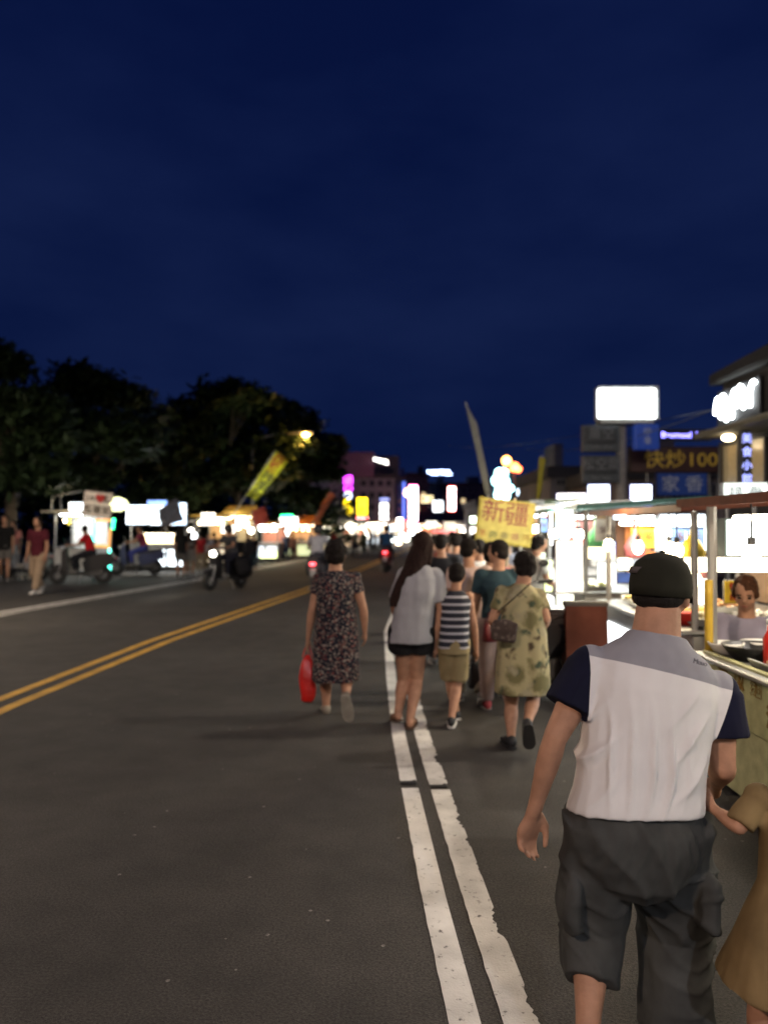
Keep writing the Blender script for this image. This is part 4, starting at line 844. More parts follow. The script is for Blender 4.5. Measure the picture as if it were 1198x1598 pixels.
# left side, near to far: cart 1 white with awning and tilted paper sign
LX = lambda d, off=2.2: CX(d) - 4.3 - off
cream = mat('cream_panel', (.6, .57, .48), .5)
def cart_front(label, px0, px1, gy, topy, dep=1.1, skew=8, **k):
    """a cart whose long side faces the camera: local y runs to the right"""
    d = F * CAMZ / (gy - 822); x0, x1 = U(px0, 822, d).x, U(px1, 822, d).x; zr = U(0, topy, d).z
    L_ = (x1 - x0) / math.cos(R(skew))
    t = stall(label, (x0, d, 0), 0, L_, dep, zr, **k)
    t.rotation_euler = (0, 0, R(90 - skew)); t.location = (x1, d, 0)
    return t, d
c1, d1 = cart_front('white left hand cart with a thin cream awning behind the red shirted rider', 82, 146, 897, 800, 1.2, 6, zc=.9, roof=cream, panels=0, tube=(.95, 1, 1), power=45, bulbs=2, front_lamp=10, cards=3, back=mat('white_board'), over=.6, group='food carts lining the road', body=mat('white_panel', (.6, .6, .6)))
X1 = lambda px, d: U(px, 822, d)
sign('white lit sign box over the awning of the first left cart', 109, 784, 135, 800, 26.5, CW, None, thick=.15)
t = sign('tilted off white paper sign with a red mark and dark characters', 130, 767, 176, 807, 25.2, mat('offwhite_paper', (.82, .72, .62), .7), mat('paper_edge', (.4, .35, .3)), None, thick=.03, tilt=R(6))
INK = mat('faded_dark_ink', (.10, .07, .05)); lettering('24h', INK, t, (-.22, -.03, .17), .24, depth=.003, bold=.004); lettering('♥', mat('bright_red_ink', (.5, .02, .015)), t, (.07, -.03, .17), .26, depth=.003, bold=.01); lettering('酥', INK, t, (.3, -.03, .17), .26, depth=.003, bold=.004); lettering('整薯家', INK, t, (0, -.03, -.19), .28, depth=.003, bold=.004)
bm = bmesh.new(); bar(bm, (0, .06, -1.2), (0, .06, .4), .02); obj('stick', bm, mat('galvanised'), t)
bm = bmesh.new(); pts = [U(80, 800, 26), U(82, 774, 26), U(128, 766, 26)]; c = pts[0]
for a, b_ in zip(pts, pts[1:]): limb(bm, a - c, b_ - c, .025, .025, 8)
limb(bm, U(95, 800, 26) - c, U(95, 773, 26) - c, .025, .025, 8); o = obj('pipe_frame', bm, mat('galvanised'), None, True, loc=c); tag(o, 'bent steel pipe frame on top of the first left cart', 'frame')
bm = bmesh.new(); rs = [ring(V(0, 0, z), r, r, None, 18) for z, r in ((-.22, .1), (-.15, .26), (0, .36), (.14, .27), (.22, .08))]; loft(bm, rs); o = obj('globe_lamp', bm, GL('lime_globe', (.95, 1, .5), 3), None, True, loc=U(183, 787, 25.5)); tag(o, 'pale yellow globe lamp behind the tilted paper sign', 'lamp')
# gate of green light strips
t = thing('light_gate', 'frame wrapped in green light strips with orange uprights beside the first left cart', 'light frame', U(158, 822, 23.4) * 1); t.location = (U(158, 822, 23.4).x, 23.4, 0); X0 = t.location.x
def zz(y, d=23.4): return U(0, y, d).z
gm = GL('green_strip', (0, 1, .35), 5); gc = GL('teal_strip', (.1, 1, .75), 5); om = mat('orange_post', (.75, .4, .12), .5, 0, (1, .45, .12), 1.2)
for (xa, ya, xb, yb, m_, nm) in ((146, 845, 145, 812, gc, 'light_strip'), (144, 872, 144, 856, gc, 'light_strip'), (172, 893, 172, 856, gc, 'light_strip'), (176, 826, 178, 809, gm, 'light_strip'), (171, 855, 173, 824, om, 'upright'), (150, 812, 174, 812, om, 'crossbar'), (148, 852, 172, 853, om, 'crossbar')):
    pa, pb = V(U(xa, 822, 23.4).x - X0, 0, zz(ya)), V(U(xb, 822, 23.4).x - X0, 0, zz(yb)); bm = bmesh.new(); limb(bm, pa, pb, .045, .045, 8, False); obj(nm, bm, m_, t, True)
bm = bmesh.new(); bar(bm, (V(U(172, 822, 23.4).x - X0, 0, 0)), (U(174, 822, 23.4).x - X0, 0, 1.85), .03); bar(bm, (U(145, 822, 23.4).x - X0, .05, 0), (U(146, 822, 23.4).x - X0, .05, 1.85), .03); obj('frame', bm, mat('galvanised'), t)
# cart 2 in steel with lit panels and flag
c2, d2 = cart_front('long steel cart with white lit panels and a row of lit signs on top', 201, 291, 890, 815, 1.1, 4, zc=.95, roof=STEEL, panels=0, tube=(1, .93, .8), power=90, bulbs=0, back_on=False, over=.1, tubes=1, cards=0)
for i, (a, b_, c_, e_, lb) in enumerate(((198, 788, 234, 819, 'left white lit sign box on the steel cart'), (235, 788, 262, 820, 'middle white lit sign box on the steel cart'), (268, 784, 292, 820, 'right bluish lit sign box on the steel cart, behind the grey flag'))):
    sign(lb, a, b_, c_, e_, d2 - .1, CW if i < 2 else GL('bluish_lit', (.6, .78, 1), 4), mat('steel_blue_frame'), thick=.2)
for i, (a, b_) in enumerate(((234, 259), (262, 288))):
    pa, pb = U(a, 884, d2 - .12), U(b_, 856, d2 - .12)
    sign(('left' if i == 0 else 'right') + ' white lit panel on the front of the steel cart', a, 857, b_, 884, d2 - .16, CW, mat('brushed_steel'), thick=.05)
sign('blue strip sign behind the top of the steel cart', 230, 781, 262, 789, d2 + .8, GL('azure_lit', (.2, .4, 1), 2.5), None, thick=.12)
sign('glowing orange and yellow menu strip on the steel cart counter', 221, 832, 274, 848, d2 + .35, GL('menu_glow', (1, .72, .35), 5), None, thick=.08)
def flag(label, base, tip, corners, d, m, text=None, pole=True, wav=.06, thick=.012, cat='flag', tms=None, tsz=.5, group=None):
    """corners: four photo points of the cloth in order; gently waving, with real thickness"""
    P_ = [U(x, y, d) for x, y in corners]; c = P_[0]; t = thing('flag', label, cat, c, 0, group); n, m_ = 14, 5; bm = bmesh.new(); g = []
    for i in range(n + 1):
        row = []
        for j in range(m_ + 1):
            p = lerp(lerp(P_[0], P_[1], i / n), lerp(P_[3], P_[2], i / n), j / m_) - c; p.y += wav * math.sin(i * .7 + j * .9); row.append(bm.verts.new(p))
        g.append(row)
    for i in range(n):
        for j in range(m_): bm.faces.new((g[i][j], g[i + 1][j], g[i + 1][j + 1], g[i][j + 1]))
    bmesh.ops.solidify(bm, geom=bm.faces[:], thickness=thick); obj('cloth', bm, m, t, True)
    if pole: a, b_ = U(base[0], base[1], d) - c, U(tip[0], tip[1], d) - c; bm = bmesh.new(); limb(bm, a + V(0, .05, 0), b_ + V(0, .05, 0), .03, .018, 8); obj('pole', bm, mat('pale_pole', (.45, .45, .42), .5), t, True)
    if text:
        ax = ((P_[1] - P_[0])).normalized(); wd = (P_[3] - P_[0]); ang = math.atan2(-ax.z, ax.x)
        for i, ch in enumerate(text):
            s = (i + .5) / len(text); q = lerp(P_[0], P_[1], s) + wd * .5 - c + V(0, -wav - .1, 0)
            o = lettering(ch, tms[i], t, q, tsz, depth=.004, bold=.01); o.rotation_euler = (R(90), ang - R(90) if False else -math.atan2(wd.z, wd.x), 0)
    return t
flag('dark grey flag in front of the lit signs of the steel cart', (262, 835), (246, 790), [(246, 796), (252, 823), (287, 812), (276, 776)], d2 - 1.2, thin_cloth('grey_flag', (.16, .15, .16), .2, .3), pole=True)
flag('tall yellow and green banner with red and dark characters leaning right', (366, 800), (430, 702), [(431, 703), (384, 773), (400, 782), (450, 720)], 33, thin_cloth('lime_banner', (.72, .8, .10), .1), '炸雞排手扒'[:5], tms=[mat('banner_red', (.35, .06, .01))] * 2 + [mat('banner_green', (.05, .07, .01))] * 3, tsz=.5)
flag('dull red flag between the yellow awning and the next stall', (400, 835), (392, 796), [(391, 797), (396, 823), (420, 815), (413, 790)], 33, thin_cloth('red_flag', (.45, .12, .1), .2, .4))
flag('slim faded orange banner leaning right behind the woman in the print dress', (482, 824), (514, 768), [(513, 768), (488, 812), (496, 816), (523, 772)], 38, thin_cloth('orange_banner', (.6, .26, .17), .25, .5))
# yellow awning stall, bulbs stall and the rest of the left row
YA = mat('yellow_awning', (.75, .5, .1), .6); OA = mat('orange_awning', (.6, .22, .05), .6)
row = [ # px0, px1, ground, top, roof, tube, panels, label
 (306, 352, 884, 806, YA, (1, .9, .6), 2, 'left hand stall with a yellow awning behind the waiting customers'),
 (352, 388, 880, 804, YA, (1, .8, .5), 2, 'left hand stall with a yellow and orange awning under the banner'),
 (394, 434, 877, 818, OA, (1, .9, .8), 2, 'left hand stall with round white bulbs next to the red flag'),
 (438, 486, 873, 818, OA, (1, .85, .6), 2, 'left hand stall with an orange awning under the green lit sign'),
 (488, 530, 862, 822, cream, (1, .92, .75), 2, 'small bright stall beyond the leaning orange banner'),
 (530, 566, 856, 818, cream, (1, .9, .7), 2, 'bright white stall below the yellow signs'),
 (566, 606, 852, 816, OA, (1, .95, .85), 2, 'bright stall left of the central scooter'),
 (606, 640, 848, 818, cream, (1, .95, .9), 1, 'far stall above the central scooter'),
 (650, 690, 845, 818, OA, (1, .85, .6), 1, 'far stall right of the long haired woman'),
 (690, 730, 846, 820, cream, (1, .95, .9), 1, 'far stall behind the heads of the crowd')]
RS = {}
for i, (a, b_, g, tp, rf, tb_, pn, lb) in enumerate(row):
    s_, d_ = cart_front(lb, a, b_, g, tp, 1.4, 8 if i < 5 else 3, zc=.85, roof=rf, panels=pn, panel_m=GL('panel_warm_%d' % (i % 4), ((1, .8, .5), (1, .62, .3), (.8, .9, 1), (.75, .9, .45))[i % 4], (1.1, .8, 1.6, .9)[i % 4]), tube=tb_, power=38 if i < 5 else 70, bulbs=5, bulb_c=((1, .75, .4), (1, .9, .7), (.7, 1, .75), (1, .6, .3))[i % 4], bulb_s=30, over=.4, canopy='gable' if i % 2 else 'flat', tube_s=12, back=mat('inner_%d' % (i % 3), ((.5, .3, .15), (.45, .4, .3), (.5, .2, .12))[i % 3], .6), front_lamp=20 if i < 5 else 50, cards=3 if i < 5 else 0, body=mat('stall_body_%d' % (i % 3), ((.4, .3, .25), (.25, .25, .28), (.45, .42, .38))[i % 3]), wheels=i < 3)
    RS[i] = d_
sg_ = [(314, 800, 337, 820, 32.5, WW, 'big white lit sign leaning over the yellow awning stall'), (345, 819, 367, 832, 32.4, WW, 'round cornered white lit sign under the yellow awning'), (293, 842, 300, 874, 31.6, GL('warm_pillar', (1, .85, .55), 4), 'tall warm lit pillar beside the standing woman'),
 (436, 806, 466, 826, 38.5, WW, 'white lit sign topped by green light on the left'), (438, 803, 458, 808, 38.4, GL('green_neon', (0, 1, .25), 8), 'green neon strip over the white lit sign'), (405, 860, 433, 871, 36, GL('lime_panel', (.85, 1, .4), 3.5), 'low lit panel half white half lime on the ground stall'),
 (545, 828, 558, 836, 60, GL('warm_box', (1, .85, .6), 1.4), 'small white lit sign at the far end of the left stalls'), (577, 822, 598, 833, 58, GL('cream_box', (1, .93, .78), 2.2), 'bright white canopy light in the far left row'), (606, 820, 618, 829, 62, GL('blueish_box', (.6, .8, 1), 2), 'bluish white lit sign left of the pink column'),
 (619, 808, 628, 826, 66, HW, 'small pinkish white sign beside the far stalls'), (629, 812, 637, 834, 70, GL('red_neon', (1, .03, .02), 6), 'small red neon between the far white lights'), (664, 813, 682, 824, 75, GL('cream_box', (1, .93, .78), 2.2), 'white lit awning sign right of the pink column'), (692, 814, 711, 829, 72, GL('warm_box', (1, .85, .6), 1.4), 'rounded white lit awning left of the yellow paper sign'), (672, 826, 712, 832, 71, GL('red_soft', (1, .12, .1), 1.6), 'red strip under the white awnings'), (733, 806, 742, 816, 55, GL('lime_white', (.8, 1, .7), 9), 'pale green white lamp box left of the yellow paper sign'), (733, 822, 742, 834, 55, WW, 'small warm lamp box under the pale green one')]
for a, b_, c_, e_, d_, m_, lb in sg_: sign(lb, a, b_, c_, e_, d_, m_, None, thick=.12)
# strings of round bulbs hung over the far road side
rnd = random.Random(5)
bm = bmesh.new(); ell(bm, V(0, 0, 0), (.16, .16, .18), None, 12); LM = fin(bm, True); LM.materials.append(GL('bulb_big', (1, .9, .75), 16))
where = ['over the yellow awning stall', 'beside the red flag', 'over the orange awning stall', 'behind the woman in the print dress', 'above the far left stalls', 'in the centre of the street', 'behind the crowd']
BUL = [(298, 829), (303, 836), (372, 822), (384, 818), (392, 828), (408, 824), (421, 827), (428, 822), (436, 829), (446, 832), (460, 833), (470, 838), (478, 834), (498, 823), (503, 838), (512, 836), (537, 824), (547, 822), (556, 831), (566, 828), (573, 836), (583, 829), (592, 838), (600, 826), (610, 836), (616, 842), (622, 850), (628, 836), (634, 840), (642, 830), (650, 824), (655, 832), (722, 830), (716, 838), (668, 820), (640, 818)]
colv = [(1, .9, .75), (.85, .95, 1), (1, .75, .45), (1, .97, .9)]; SP = ['round', 'bare', 'small', 'glowing']; HT = ['warm white', 'cool white', 'amber', 'white']
ordn = ['first', 'second', 'third', 'fourth', 'fifth', 'sixth', 'seventh', 'eighth', 'ninth', 'tenth']
cnt = {}
for i, (x, y) in enumerate(BUL):
    d_ = 32 + max(0, x - 380) * .17 if x < 700 else 70; me = LM if i % 4 == 0 else LM.copy()
    if i % 4: me.materials.clear(); me.materials.append(GL('bulb_big_%d' % (i % 4), colv[i % 4], 16))
    w_ = where[0 if x < 390 else 1 if x < 432 else 2 if x < 480 else 3 if x < 530 else 4 if x < 600 else 5 if x < 660 else 6]; key = (i % 4, w_); cnt[key] = cnt.get(key, 0) + 1
    o = obj('hanging_bulb', me, None, None, loc=U(x, y, d_)); s = d_ / F * 4.5 / .17; o.scale = (s, s, s)
    tag(o, f'{HT[i % 4]} bulb {w_}, {ordn[cnt[key] - 1]} from the left', 'bulb', 'round bulbs hung along the stalls')
# feather flags on the right
t = flag('tall white feather flag curving up into the sky', (768, 800), (727, 628), [(726, 628), (757, 772), (767, 772), (744, 662)], 17, thin_cloth('white_feather', (.42, .42, .38), .15, .4), pole=True, wav=.03)
flag('small yellow feather flag right of the orange neon', (837, 800), (846, 712), [(841, 712), (836, 779), (842, 779), (851, 716)], 17, thin_cloth('yellow_feather', (.42, .38, .07), .15, .4), pole=True, wav=.03)
# lamps behind the camera that light the near road
street_lamp('street lamp behind the camera on the left verge', (-8.6, -7, 0), 7.5, (2.2, .6, 0), 3700, (1, .72, .54), 61)
street_lamp('street lamp behind the camera on the right verge', (5.2, -9, 0), 7, (-2.0, .6, 0), 2100, (.92, .92, 1), 62)

so = stall('left hand stall beside the road, out of the picture on the left', (-9.4, 13.5, 0), R(150), 3.0, 1.2, 2.1, .9, OA, 2, None, None, (1, .85, .6), 150, 4, WC, front_lamp=120)

street_lamp('added street lamp on the left verge, unseen, brightening the left side', (-12.5, 13.5, 0), 7, (2.2, .4, 0), 1900, (1, .82, .62), 40)  # added lamp: camera-side light for the left signs, people and trees
street_lamp('added street lamp on the right verge, unseen, brightening the right-hand signs', (7.6, 6.5, 0), 7, (-1.2, .8, 0), 1500, (1, .88, .75), 40)  # added lamp that brightens the right-hand signs from the camera side

# more light boxes, lamps and hanging goods crowding the right-hand carts
XT = [(1062, 869, 1240, 893, 5.6, GL('warm_valance', (1, .92, .7), 4), 'long warm white light strip under the roof right of the cap', .08), (914, 853, 957, 872, 8.6, GL('warm_box2', (1, .86, .5), 3), 'warm yellow light box left of the cap at the third cart', .1),
 (931, 876, 960, 940, 8.9, GL('menu_white', (1, 1, .95), 2), 'white lit menu panel between the third cart screen and the cap', .05), (849, 872, 861, 925, 9.4, GL('lime_strip', (.85, 1, .3), 1.4), 'lime yellow lit strip at the left end of the third cart', .05),
 (1088, 902, 1106, 945, 6.2, GL('paper_lit', (1, .95, .8), 2.2), 'glowing paper card right of the cap', .02), (1070, 948, 1090, 1000, 6.0, mat('amber_card', (.7, .42, .04), .6), 'amber painted board by the corner post of the nearest cart', .03),
 (1000, 860, 1022, 884, 7.6, mat('orange_card', (.6, .2, .05), .6), 'orange card hanging above the cap', .02), (904, 800, 928, 832, 9.6, mat('maroon_poster', (.16, .05, .04), .6), 'maroon poster above the third cart', .03), (930, 795, 955, 835, 9.5, mat('tan_poster', (.28, .16, .07), .6), 'tan poster above the third cart, left of the small lightboxes', .03)]
for a, b_, c_, e_, d_, m_, lb, th in XT: sign(lb, a, b_, c_, e_, d_, m_, None, thick=th, rz=R(-6))
HC = [('yellow', (.7, .55, .05)), ('white', (.7, .7, .66)), ('pink', (.6, .2, .25)), ('green', (.1, .35, .12)), ('red', (.5, .03, .02)), ('blue', (.06, .15, .45)), ('orange', (.65, .25, .04))]
for i, (x, y, z) in enumerate(((2.2, 5.7, 1.5), (2.25, 6.2, 1.48), (2.2, 7.0, 1.5), (2.3, 8.7, 1.55), (2.25, 9.3, 1.55), (2.3, 10.1, 1.55), (2.15, 11.8, 1.6))):
    n_, cc = HC[i]; bm = bmesh.new(); rs = [ring(V(0, 0, zz_), r * 1.2, r * .6, None, 12) for zz_, r in ((-.16, .04), (-.14, .075), (-.05, .08), (.02, .045), (.06, .012), (.2, .006))]; loft(bm, rs)
    o = obj('snack_bag', bm, mat('bag_' + n_, cc, .35, 0, None, 0, .3, 12, .5, 40), None, True, loc=(x, y, z)); tag(o, f'{n_} bag of snacks hanging from the roof edge of the {"second" if y < 8 else "third" if y < 11 else "fourth"} cart', 'bag')

def added_spot(label, loc, aim, power, col, cone=30):  # spotlight with a housing, added to brighten one target
    t = thing('added_spot', label, 'lamp', loc); v = V(*aim) - V(*loc); M = frame_of(v); bm = bmesh.new()
    loft(bm, [ring(M @ V(0, 0, z), r, r, M, 14) for z, r in ((-.12, .05), (-.06, .07), (.0, .1), (.005, .09))]); limb(bm, V(0, 0, -.3), M @ V(0, 0, -.08), .015, .015, 6); obj('housing', bm, mat('dark_face'), t, True)
    l = lamp('SPOT', (0, 0, 0), power, col, t, cone); l.location = M @ V(0, 0, .03); l.rotation_euler = (-v).to_track_quat('Z', 'Y').to_euler(); return t
q = U(372, 806, 31); w = U(415, 742, 33); added_spot('small added spotlight by the yellow awning aimed up at the green banner', (q.x + 1.2, 30.2, 2.6), w, 420, (1, .95, .75), 34)  # added to lift the dim banner
w = U(153, 787, 25.2); added_spot('small added spotlight aimed at the tilted paper sign with the red mark', (w.x - 1.3, 22.6, 2.5), w, 70, (1, .85, .7), 40)  # added to brighten the paper sign from the front

XT = [(866, 926, 893, 946, 8.35, GL('case_glow', (.95, 1, .8), 1.6), 'pale green glowing box standing in for a lit case on the third cart', .2), (898, 905, 932, 928, 8.8, GL('goods_glow', (1, .93, .7), 1.8), 'warm glowing box standing in for lit goods of the third cart', .2),  # self-glowing boxes in place of lit goods, for more glow at the carts
 (836, 862, 850, 890, 12.0, GL('pale_green_box', (.7, 1, .6), 1.8), 'pale green lit box at the fourth cart above the crowd', .1), (962, 868, 984, 890, 9.0, GL('warm_box2'  , (1, .86, .5), 3), 'small warm lit box directly left of the cap', .1),
 (1140, 944, 1160, 962, 6.4, mat('white_cloth_card', (.7, .7, .68), .7), 'white card hanging left of the seated seller', .01)]
for a, b_, c_, e_, d_, m_, lb, th in XT: sign(lb, a, b_, c_, e_, d_, m_, None, thick=th, rz=R(-6))
# ---------------------------------------------------------------- people in the foreground
def over(J, root, **k):
    for n, (px, py, d) in k.items(): J[n] = U(px, py, d) - V(*root)
    J['up'] = (J['neck'] - J['pel']).normalized()
    return J
# man with the cap, 2.35 m away
root = (U(990, 822, 2.36).x, 2.36, 0)
J = skeleton(1.6, .3, 'R', .1)
over(J, root, pel=(988, 1272, 2.34), neck=(1024, 990, 2.43), head=(1031, 925, 2.485), hipL=(945, 1275, 2.34), hipR=(1034, 1275, 2.35), shL=(922, 1042, 2.41), shR=(1116, 1082, 2.40),
     elL=(866, 1150, 2.36), wrL=(832, 1268, 2.42), elR=(1128, 1198, 2.36), wrR=(1118, 1222, 2.585), knL=(924, 1445, 2.42), anL=(916, 1618, 2.24), knR=(1046, 1440, 2.52), anR=(1052, 1640, 2.42))
J['turn'] = -.62; J['nod'] = .1; J['thick'] = 1.22; J['rollL'] = 1.1; J['pitchL'] = -.35; J['pitchR'] = .05; J['tilt'] = .03
MAN = J
W_ = cloth('white_jersey', (.66, .655, .65), .05); GY = cloth('grey_jersey', (.27, .27, .30), .1); NV = cloth('navy_jersey', (.008, .009, .024), .25)
SH = cloth('charcoal_shorts', (.052, .054, .052), .35)
def man_shirt(J, b):
    pr = [(.015, .184, .14), (.03, .186, .142), (.14, .178, .137), (.3, .175, .134), (.5, .178, .134), (.68, .184, .132), (.8, .18, .12), (.88, .15, .102), (.95, .1, .086), (1.0, .08, .076)]
    def disp(p):
        # folds that fall from the shoulder blades to the small of the back, slanting
        f = 1 if p.y < J['pel'].y + .06 else 0
        u = p.x - J['pel'].x; z = p.z - J['pel'].z; w = noise.noise(V(u * 5, 0, z * 6))
        hemf = min(1, max(0, (z - .01) / .06))
        s = u * 120 + (z - .2) ** 2 * 60 - z * 12 + 2.2 * w
        r = max(0, 1 - abs(math.sin(s * .5)) * 1.25) ** 1.4 * (.55 + .45 * noise.noise(V(u * 14, 3, z * 3)) * 2)
        env = math.exp(-((z - .17) / .13) ** 2) * math.exp(-((u - .0) / .10) ** 2) * f
        s2 = u * 60 - z * 60 + 1.5 * w; env2 = math.exp(-((z - .22) / .15) ** 2) * math.exp(-((abs(u) - .13) / .05) ** 2) * f
        r2 = max(0, 1 - abs(math.sin(s2 * .5)) * 1.2) ** 1.5
        return hemf * (env * r * .034 + env2 * r2 * .02) - .007 * env + .004 * noise.noise(p * 9) * hemf + .0025 * noise.noise(V(p.x * 26, p.y * 26, p.z * 6))
    me = shirt_mesh(J, pr, .60, (.08, .086), .007, disp, .95)
    bm = bmesh.new(); bm.from_mesh(me); bpy.data.meshes.remove(me)
    lat = (J['shR'] - J['shL']).normalized(); up = J['up']
    planes = {'L': (J['shL'] - lat * .022, (lat * -.99 - up * .10).normalized()), 'R': (J['shR'] + lat * .018, (lat * .99 - up * .22).normalized())}
    yo = J['neck'] - up * .115; yn = (up + lat * .05).normalized()
    for co, no in (planes['L'], planes['R'], (yo, yn)):
        bmesh.ops.bisect_plane(bm, geom=bm.verts[:] + bm.edges[:] + bm.faces[:], plane_co=co, plane_no=no, dist=1e-5)
    sets = {'shirt': [], 'yoke': [], 'L': [], 'R': []}
    for f in bm.faces:
        c = f.calc_center_median()
        def near(q):
            a, b2 = J['sh' + q], J['el' + q]; d = b2 - a; tt = (c - a).dot(d) / d.dot(d); return tt < .66 and (c - a - d * max(0, tt)).length < .125
        k = 'L' if near('L') and (c - planes['L'][0]).dot(planes['L'][1]) > 0 and (c - J['neck']).dot(lat) < -.1 else 'R' if near('R') and (c - planes['R'][0]).dot(planes['R'][1]) > 0 and (c - J['neck']).dot(lat) > .1 else 'yoke' if (c - yo).dot(yn) > 0 else 'shirt'
        sets[k].append(f)
    for k, (n, m) in {'shirt': ('shirt', W_), 'yoke': ('yoke', GY), 'L': ('sleeve', NV), 'R': ('sleeve', NV)}.items():
        keep = set(sets[k]); mp_ = {}; vs_, fs = [], []
        for f in sets[k]:
            ids = []
            for v in f.verts:
                if v.index not in mp_: mp_[v.index] = len(vs_); vs_.append(v.co.copy())
                ids.append(mp_[v.index])
            fs.append(ids)
        me = bpy.data.meshes.new(n); me.from_pydata(vs_, [], fs); me.polygons.foreach_set('use_smooth', [True] * len(fs)); obj(n, me, m, b)
    bm.free()
def man_shorts(J, b):
    bm = bmesh.new(); torso(bm, J, [(-.42, .07, .07), (-.34, .13, .11), (-.22, .174, .128), (-.12, .185, .138), (-.04, .182, .14), (.0, .172, .13), (.05, .155, .115), (.1, .15, .11)])
    c1 = lerp(J['knL'], J['anL'], .52); c2 = lerp(J['knR'], J['anR'], .82)
    seg(bm, J['hipL'] + V(-.01, 0, 0), J['knL'] + V(-.0, 0, 0), .118, .096); ell(bm, J['knL'], .095); seg(bm, J['knL'], c1, .097, .078)
    seg(bm, J['hipR'] + V(.012, 0, 0), J['knR'] + V(.01, 0, 0), .124, .112); ell(bm, J['knR'] + V(.01, 0, 0), .112); seg(bm, J['knR'] + V(.01, 0, 0), c2 + V(.005, 0, 0), .112, .108)
    box(bm, J['hipR'] + V(.118, .0, -.24), (.05, .15, .17), None, .02); box(bm, J['hipL'] + V(-.108, .0, -.24), (.045, .15, .17), None, .02)
    def disp(p):
        u = V(p.x * 9, p.y * 9, p.z * 5); a = noise.noise(u) + .6 * noise.noise(u * 2.2)
        z = p.z; k = (1 - abs(math.sin(z * 26 + 5 * noise.noise(V(p.x * 5, p.y * 5, z * 4))))) ** 2 * (1 if z < .62 else .2)
        top = math.exp(-((z - .72) / .07) ** 2) * (1 - abs(math.sin(p.x * 75 + 3 * noise.noise(p * 6)))) * .006
        d1 = max(0, 1 - abs(math.sin(p.x * 22 + z * 17 + 4 * noise.noise(V(p.x * 4, 0, z * 5)))) * 1.2) ** 1.5 * .011 * min(1, max(.15, (z - .34) / .12))
        return .009 * a + d1 + .013 * k * max(0, noise.noise(p * 7) + .4) + top
    obj('shorts', voxel(bm, .008, 2, disp), SH, b)
man = person('stocky man from behind in a white shirt with navy sleeves and a dark cap', J, root, man_shirt, man_shorts, (mat('dark_sandal', (.03, .025, .02), .6), mat('dark_sole', (.02, .02, .02), .8), 'sandal'), 'crop', BODY_M, 1.12, .0065, True, curl={'L': .75, 'R': .7}, hairc=(.016, .014, .013), hairbig=.985)
# his cap
hd, M = J['head'], head_M(J); k = J['k']; P = lambda x, y, z: hd + M @ (V(x, y, z) * k)
bm = bmesh.new(); n = 28
loft(bm, [ring(P(0, -.01, -.012), .094 * k, .11 * k, M, n), ring(P(0, -.01, .02), .0965 * k, .112 * k, M, n), ring(P(0, -.012, .06), .093 * k, .107 * k, M, n), ring(P(0, -.012, .095), .078 * k, .09 * k, M, n), ring(P(0, -.01, .12), .048 * k, .055 * k, M, n), ring(P(0, -.01, .128), .01 * k, .012 * k, M, n)])
capm = cloth('olive_black_cap', (.02, .02, .014), .3); cap = obj('cap', bm, capm, man, True)
bm = bmesh.new(); rs = []
for i in range(9):
    a = R(20 + i * 17.5); o = V(math.cos(a) * .095, math.sin(a) * .1 + .0, 0); f = .075 * math.sin(math.pi * i / 8) ** .6
    rs.append((P(o.x, o.y, -.004), P(o.x * 1.0, o.y + f, -.018 + .006 * abs(i - 4) * -.6), P(o.x, o.y + f, -.026), P(o.x, o.y, -.012)))
loft(bm, rs); obj('brim', bm, capm, cap, True)
bm = bmesh.new(); ell(bm, P(0, -.01, .13), (.009, .009, .005)); obj('button', bm, capm, cap, True)
bm = bmesh.new(); loft(bm, [ring(P(-.05, -.098, .055), .026, .006, M, 10), ring(P(-.05, -.1, .075), .02, .006, M, 10)]); obj('badge', bm, cloth('badge_grey', (.09, .075, .075), .3), cap, True)
lt = lettering('Muuo', cloth('grey_print', (.13, .13, .15)), man, (0, 0, 0), .02, depth=.0012, name='shirt_print'); lt.location = U(1092, 1034, 2.268) - V(*root); lt.rotation_euler = (R(82), R(16), R(14))
# child in ochre at the right edge, holding his arm
root = (U(1234, 822, 2.2).x, 2.2, 0); J = skeleton(1.03, .2, 'L', .03)
over(J, root, shL=(1182, 1243, 2.22), elL=(1152, 1290, 2.2), wrL=(1112, 1262, 2.3)); J['turn'] = .3
person('small child at the right edge in a loose ochre dress holding the capped man', J, root, dress(cloth('ochre_cotton', (.20, .14, .065), .3), -.46, .33, .27, .95, waist=(.16, .13), hips=(.24, .2), vox=.008), None, (mat('pale_sandal', (.3, .25, .2), .6), mat('dark_sole'), 'sandal'), 'short', BODY_F, 1.0, .008, True, curl=.9, hairbig=1.1)

# lady in the flower print dress
FLOR = pattern('flower_print', (.012, .012, .02), [((.10, .055, .05), 1.0, .33), ((.26, .22, .19), 1.35, .26), ((.16, .035, .03), 1.1, .2), ((.30, .27, .22), 2.0, .2)], 26, warp=.02)
root = (U(521, 822, 6.8).x, 6.8, 0); J = skeleton(1.56, .42, 'L', .02)
over(J, root, pel=(524, 995, 6.8), neck=(523, 888, 6.82), head=(525, 866, 6.86), hipL=(511, 995, 6.8), hipR=(540, 995, 6.8), shL=(499, 904, 6.82), shR=(552, 902, 6.82), elL=(487, 952, 6.8), wrL=(481, 996, 6.85), elR=(567, 950, 6.8), wrR=(569, 984, 6.85),
     knL=(508, 1050, 6.98), anL=(509, 1104, 6.98), knR=(541, 1052, 6.85), anR=(540, 1088, 6.55))
J['turn'] = -.25; J['pitchL'] = .05; J['pitchR'] = -1.15; J['nod'] = .12
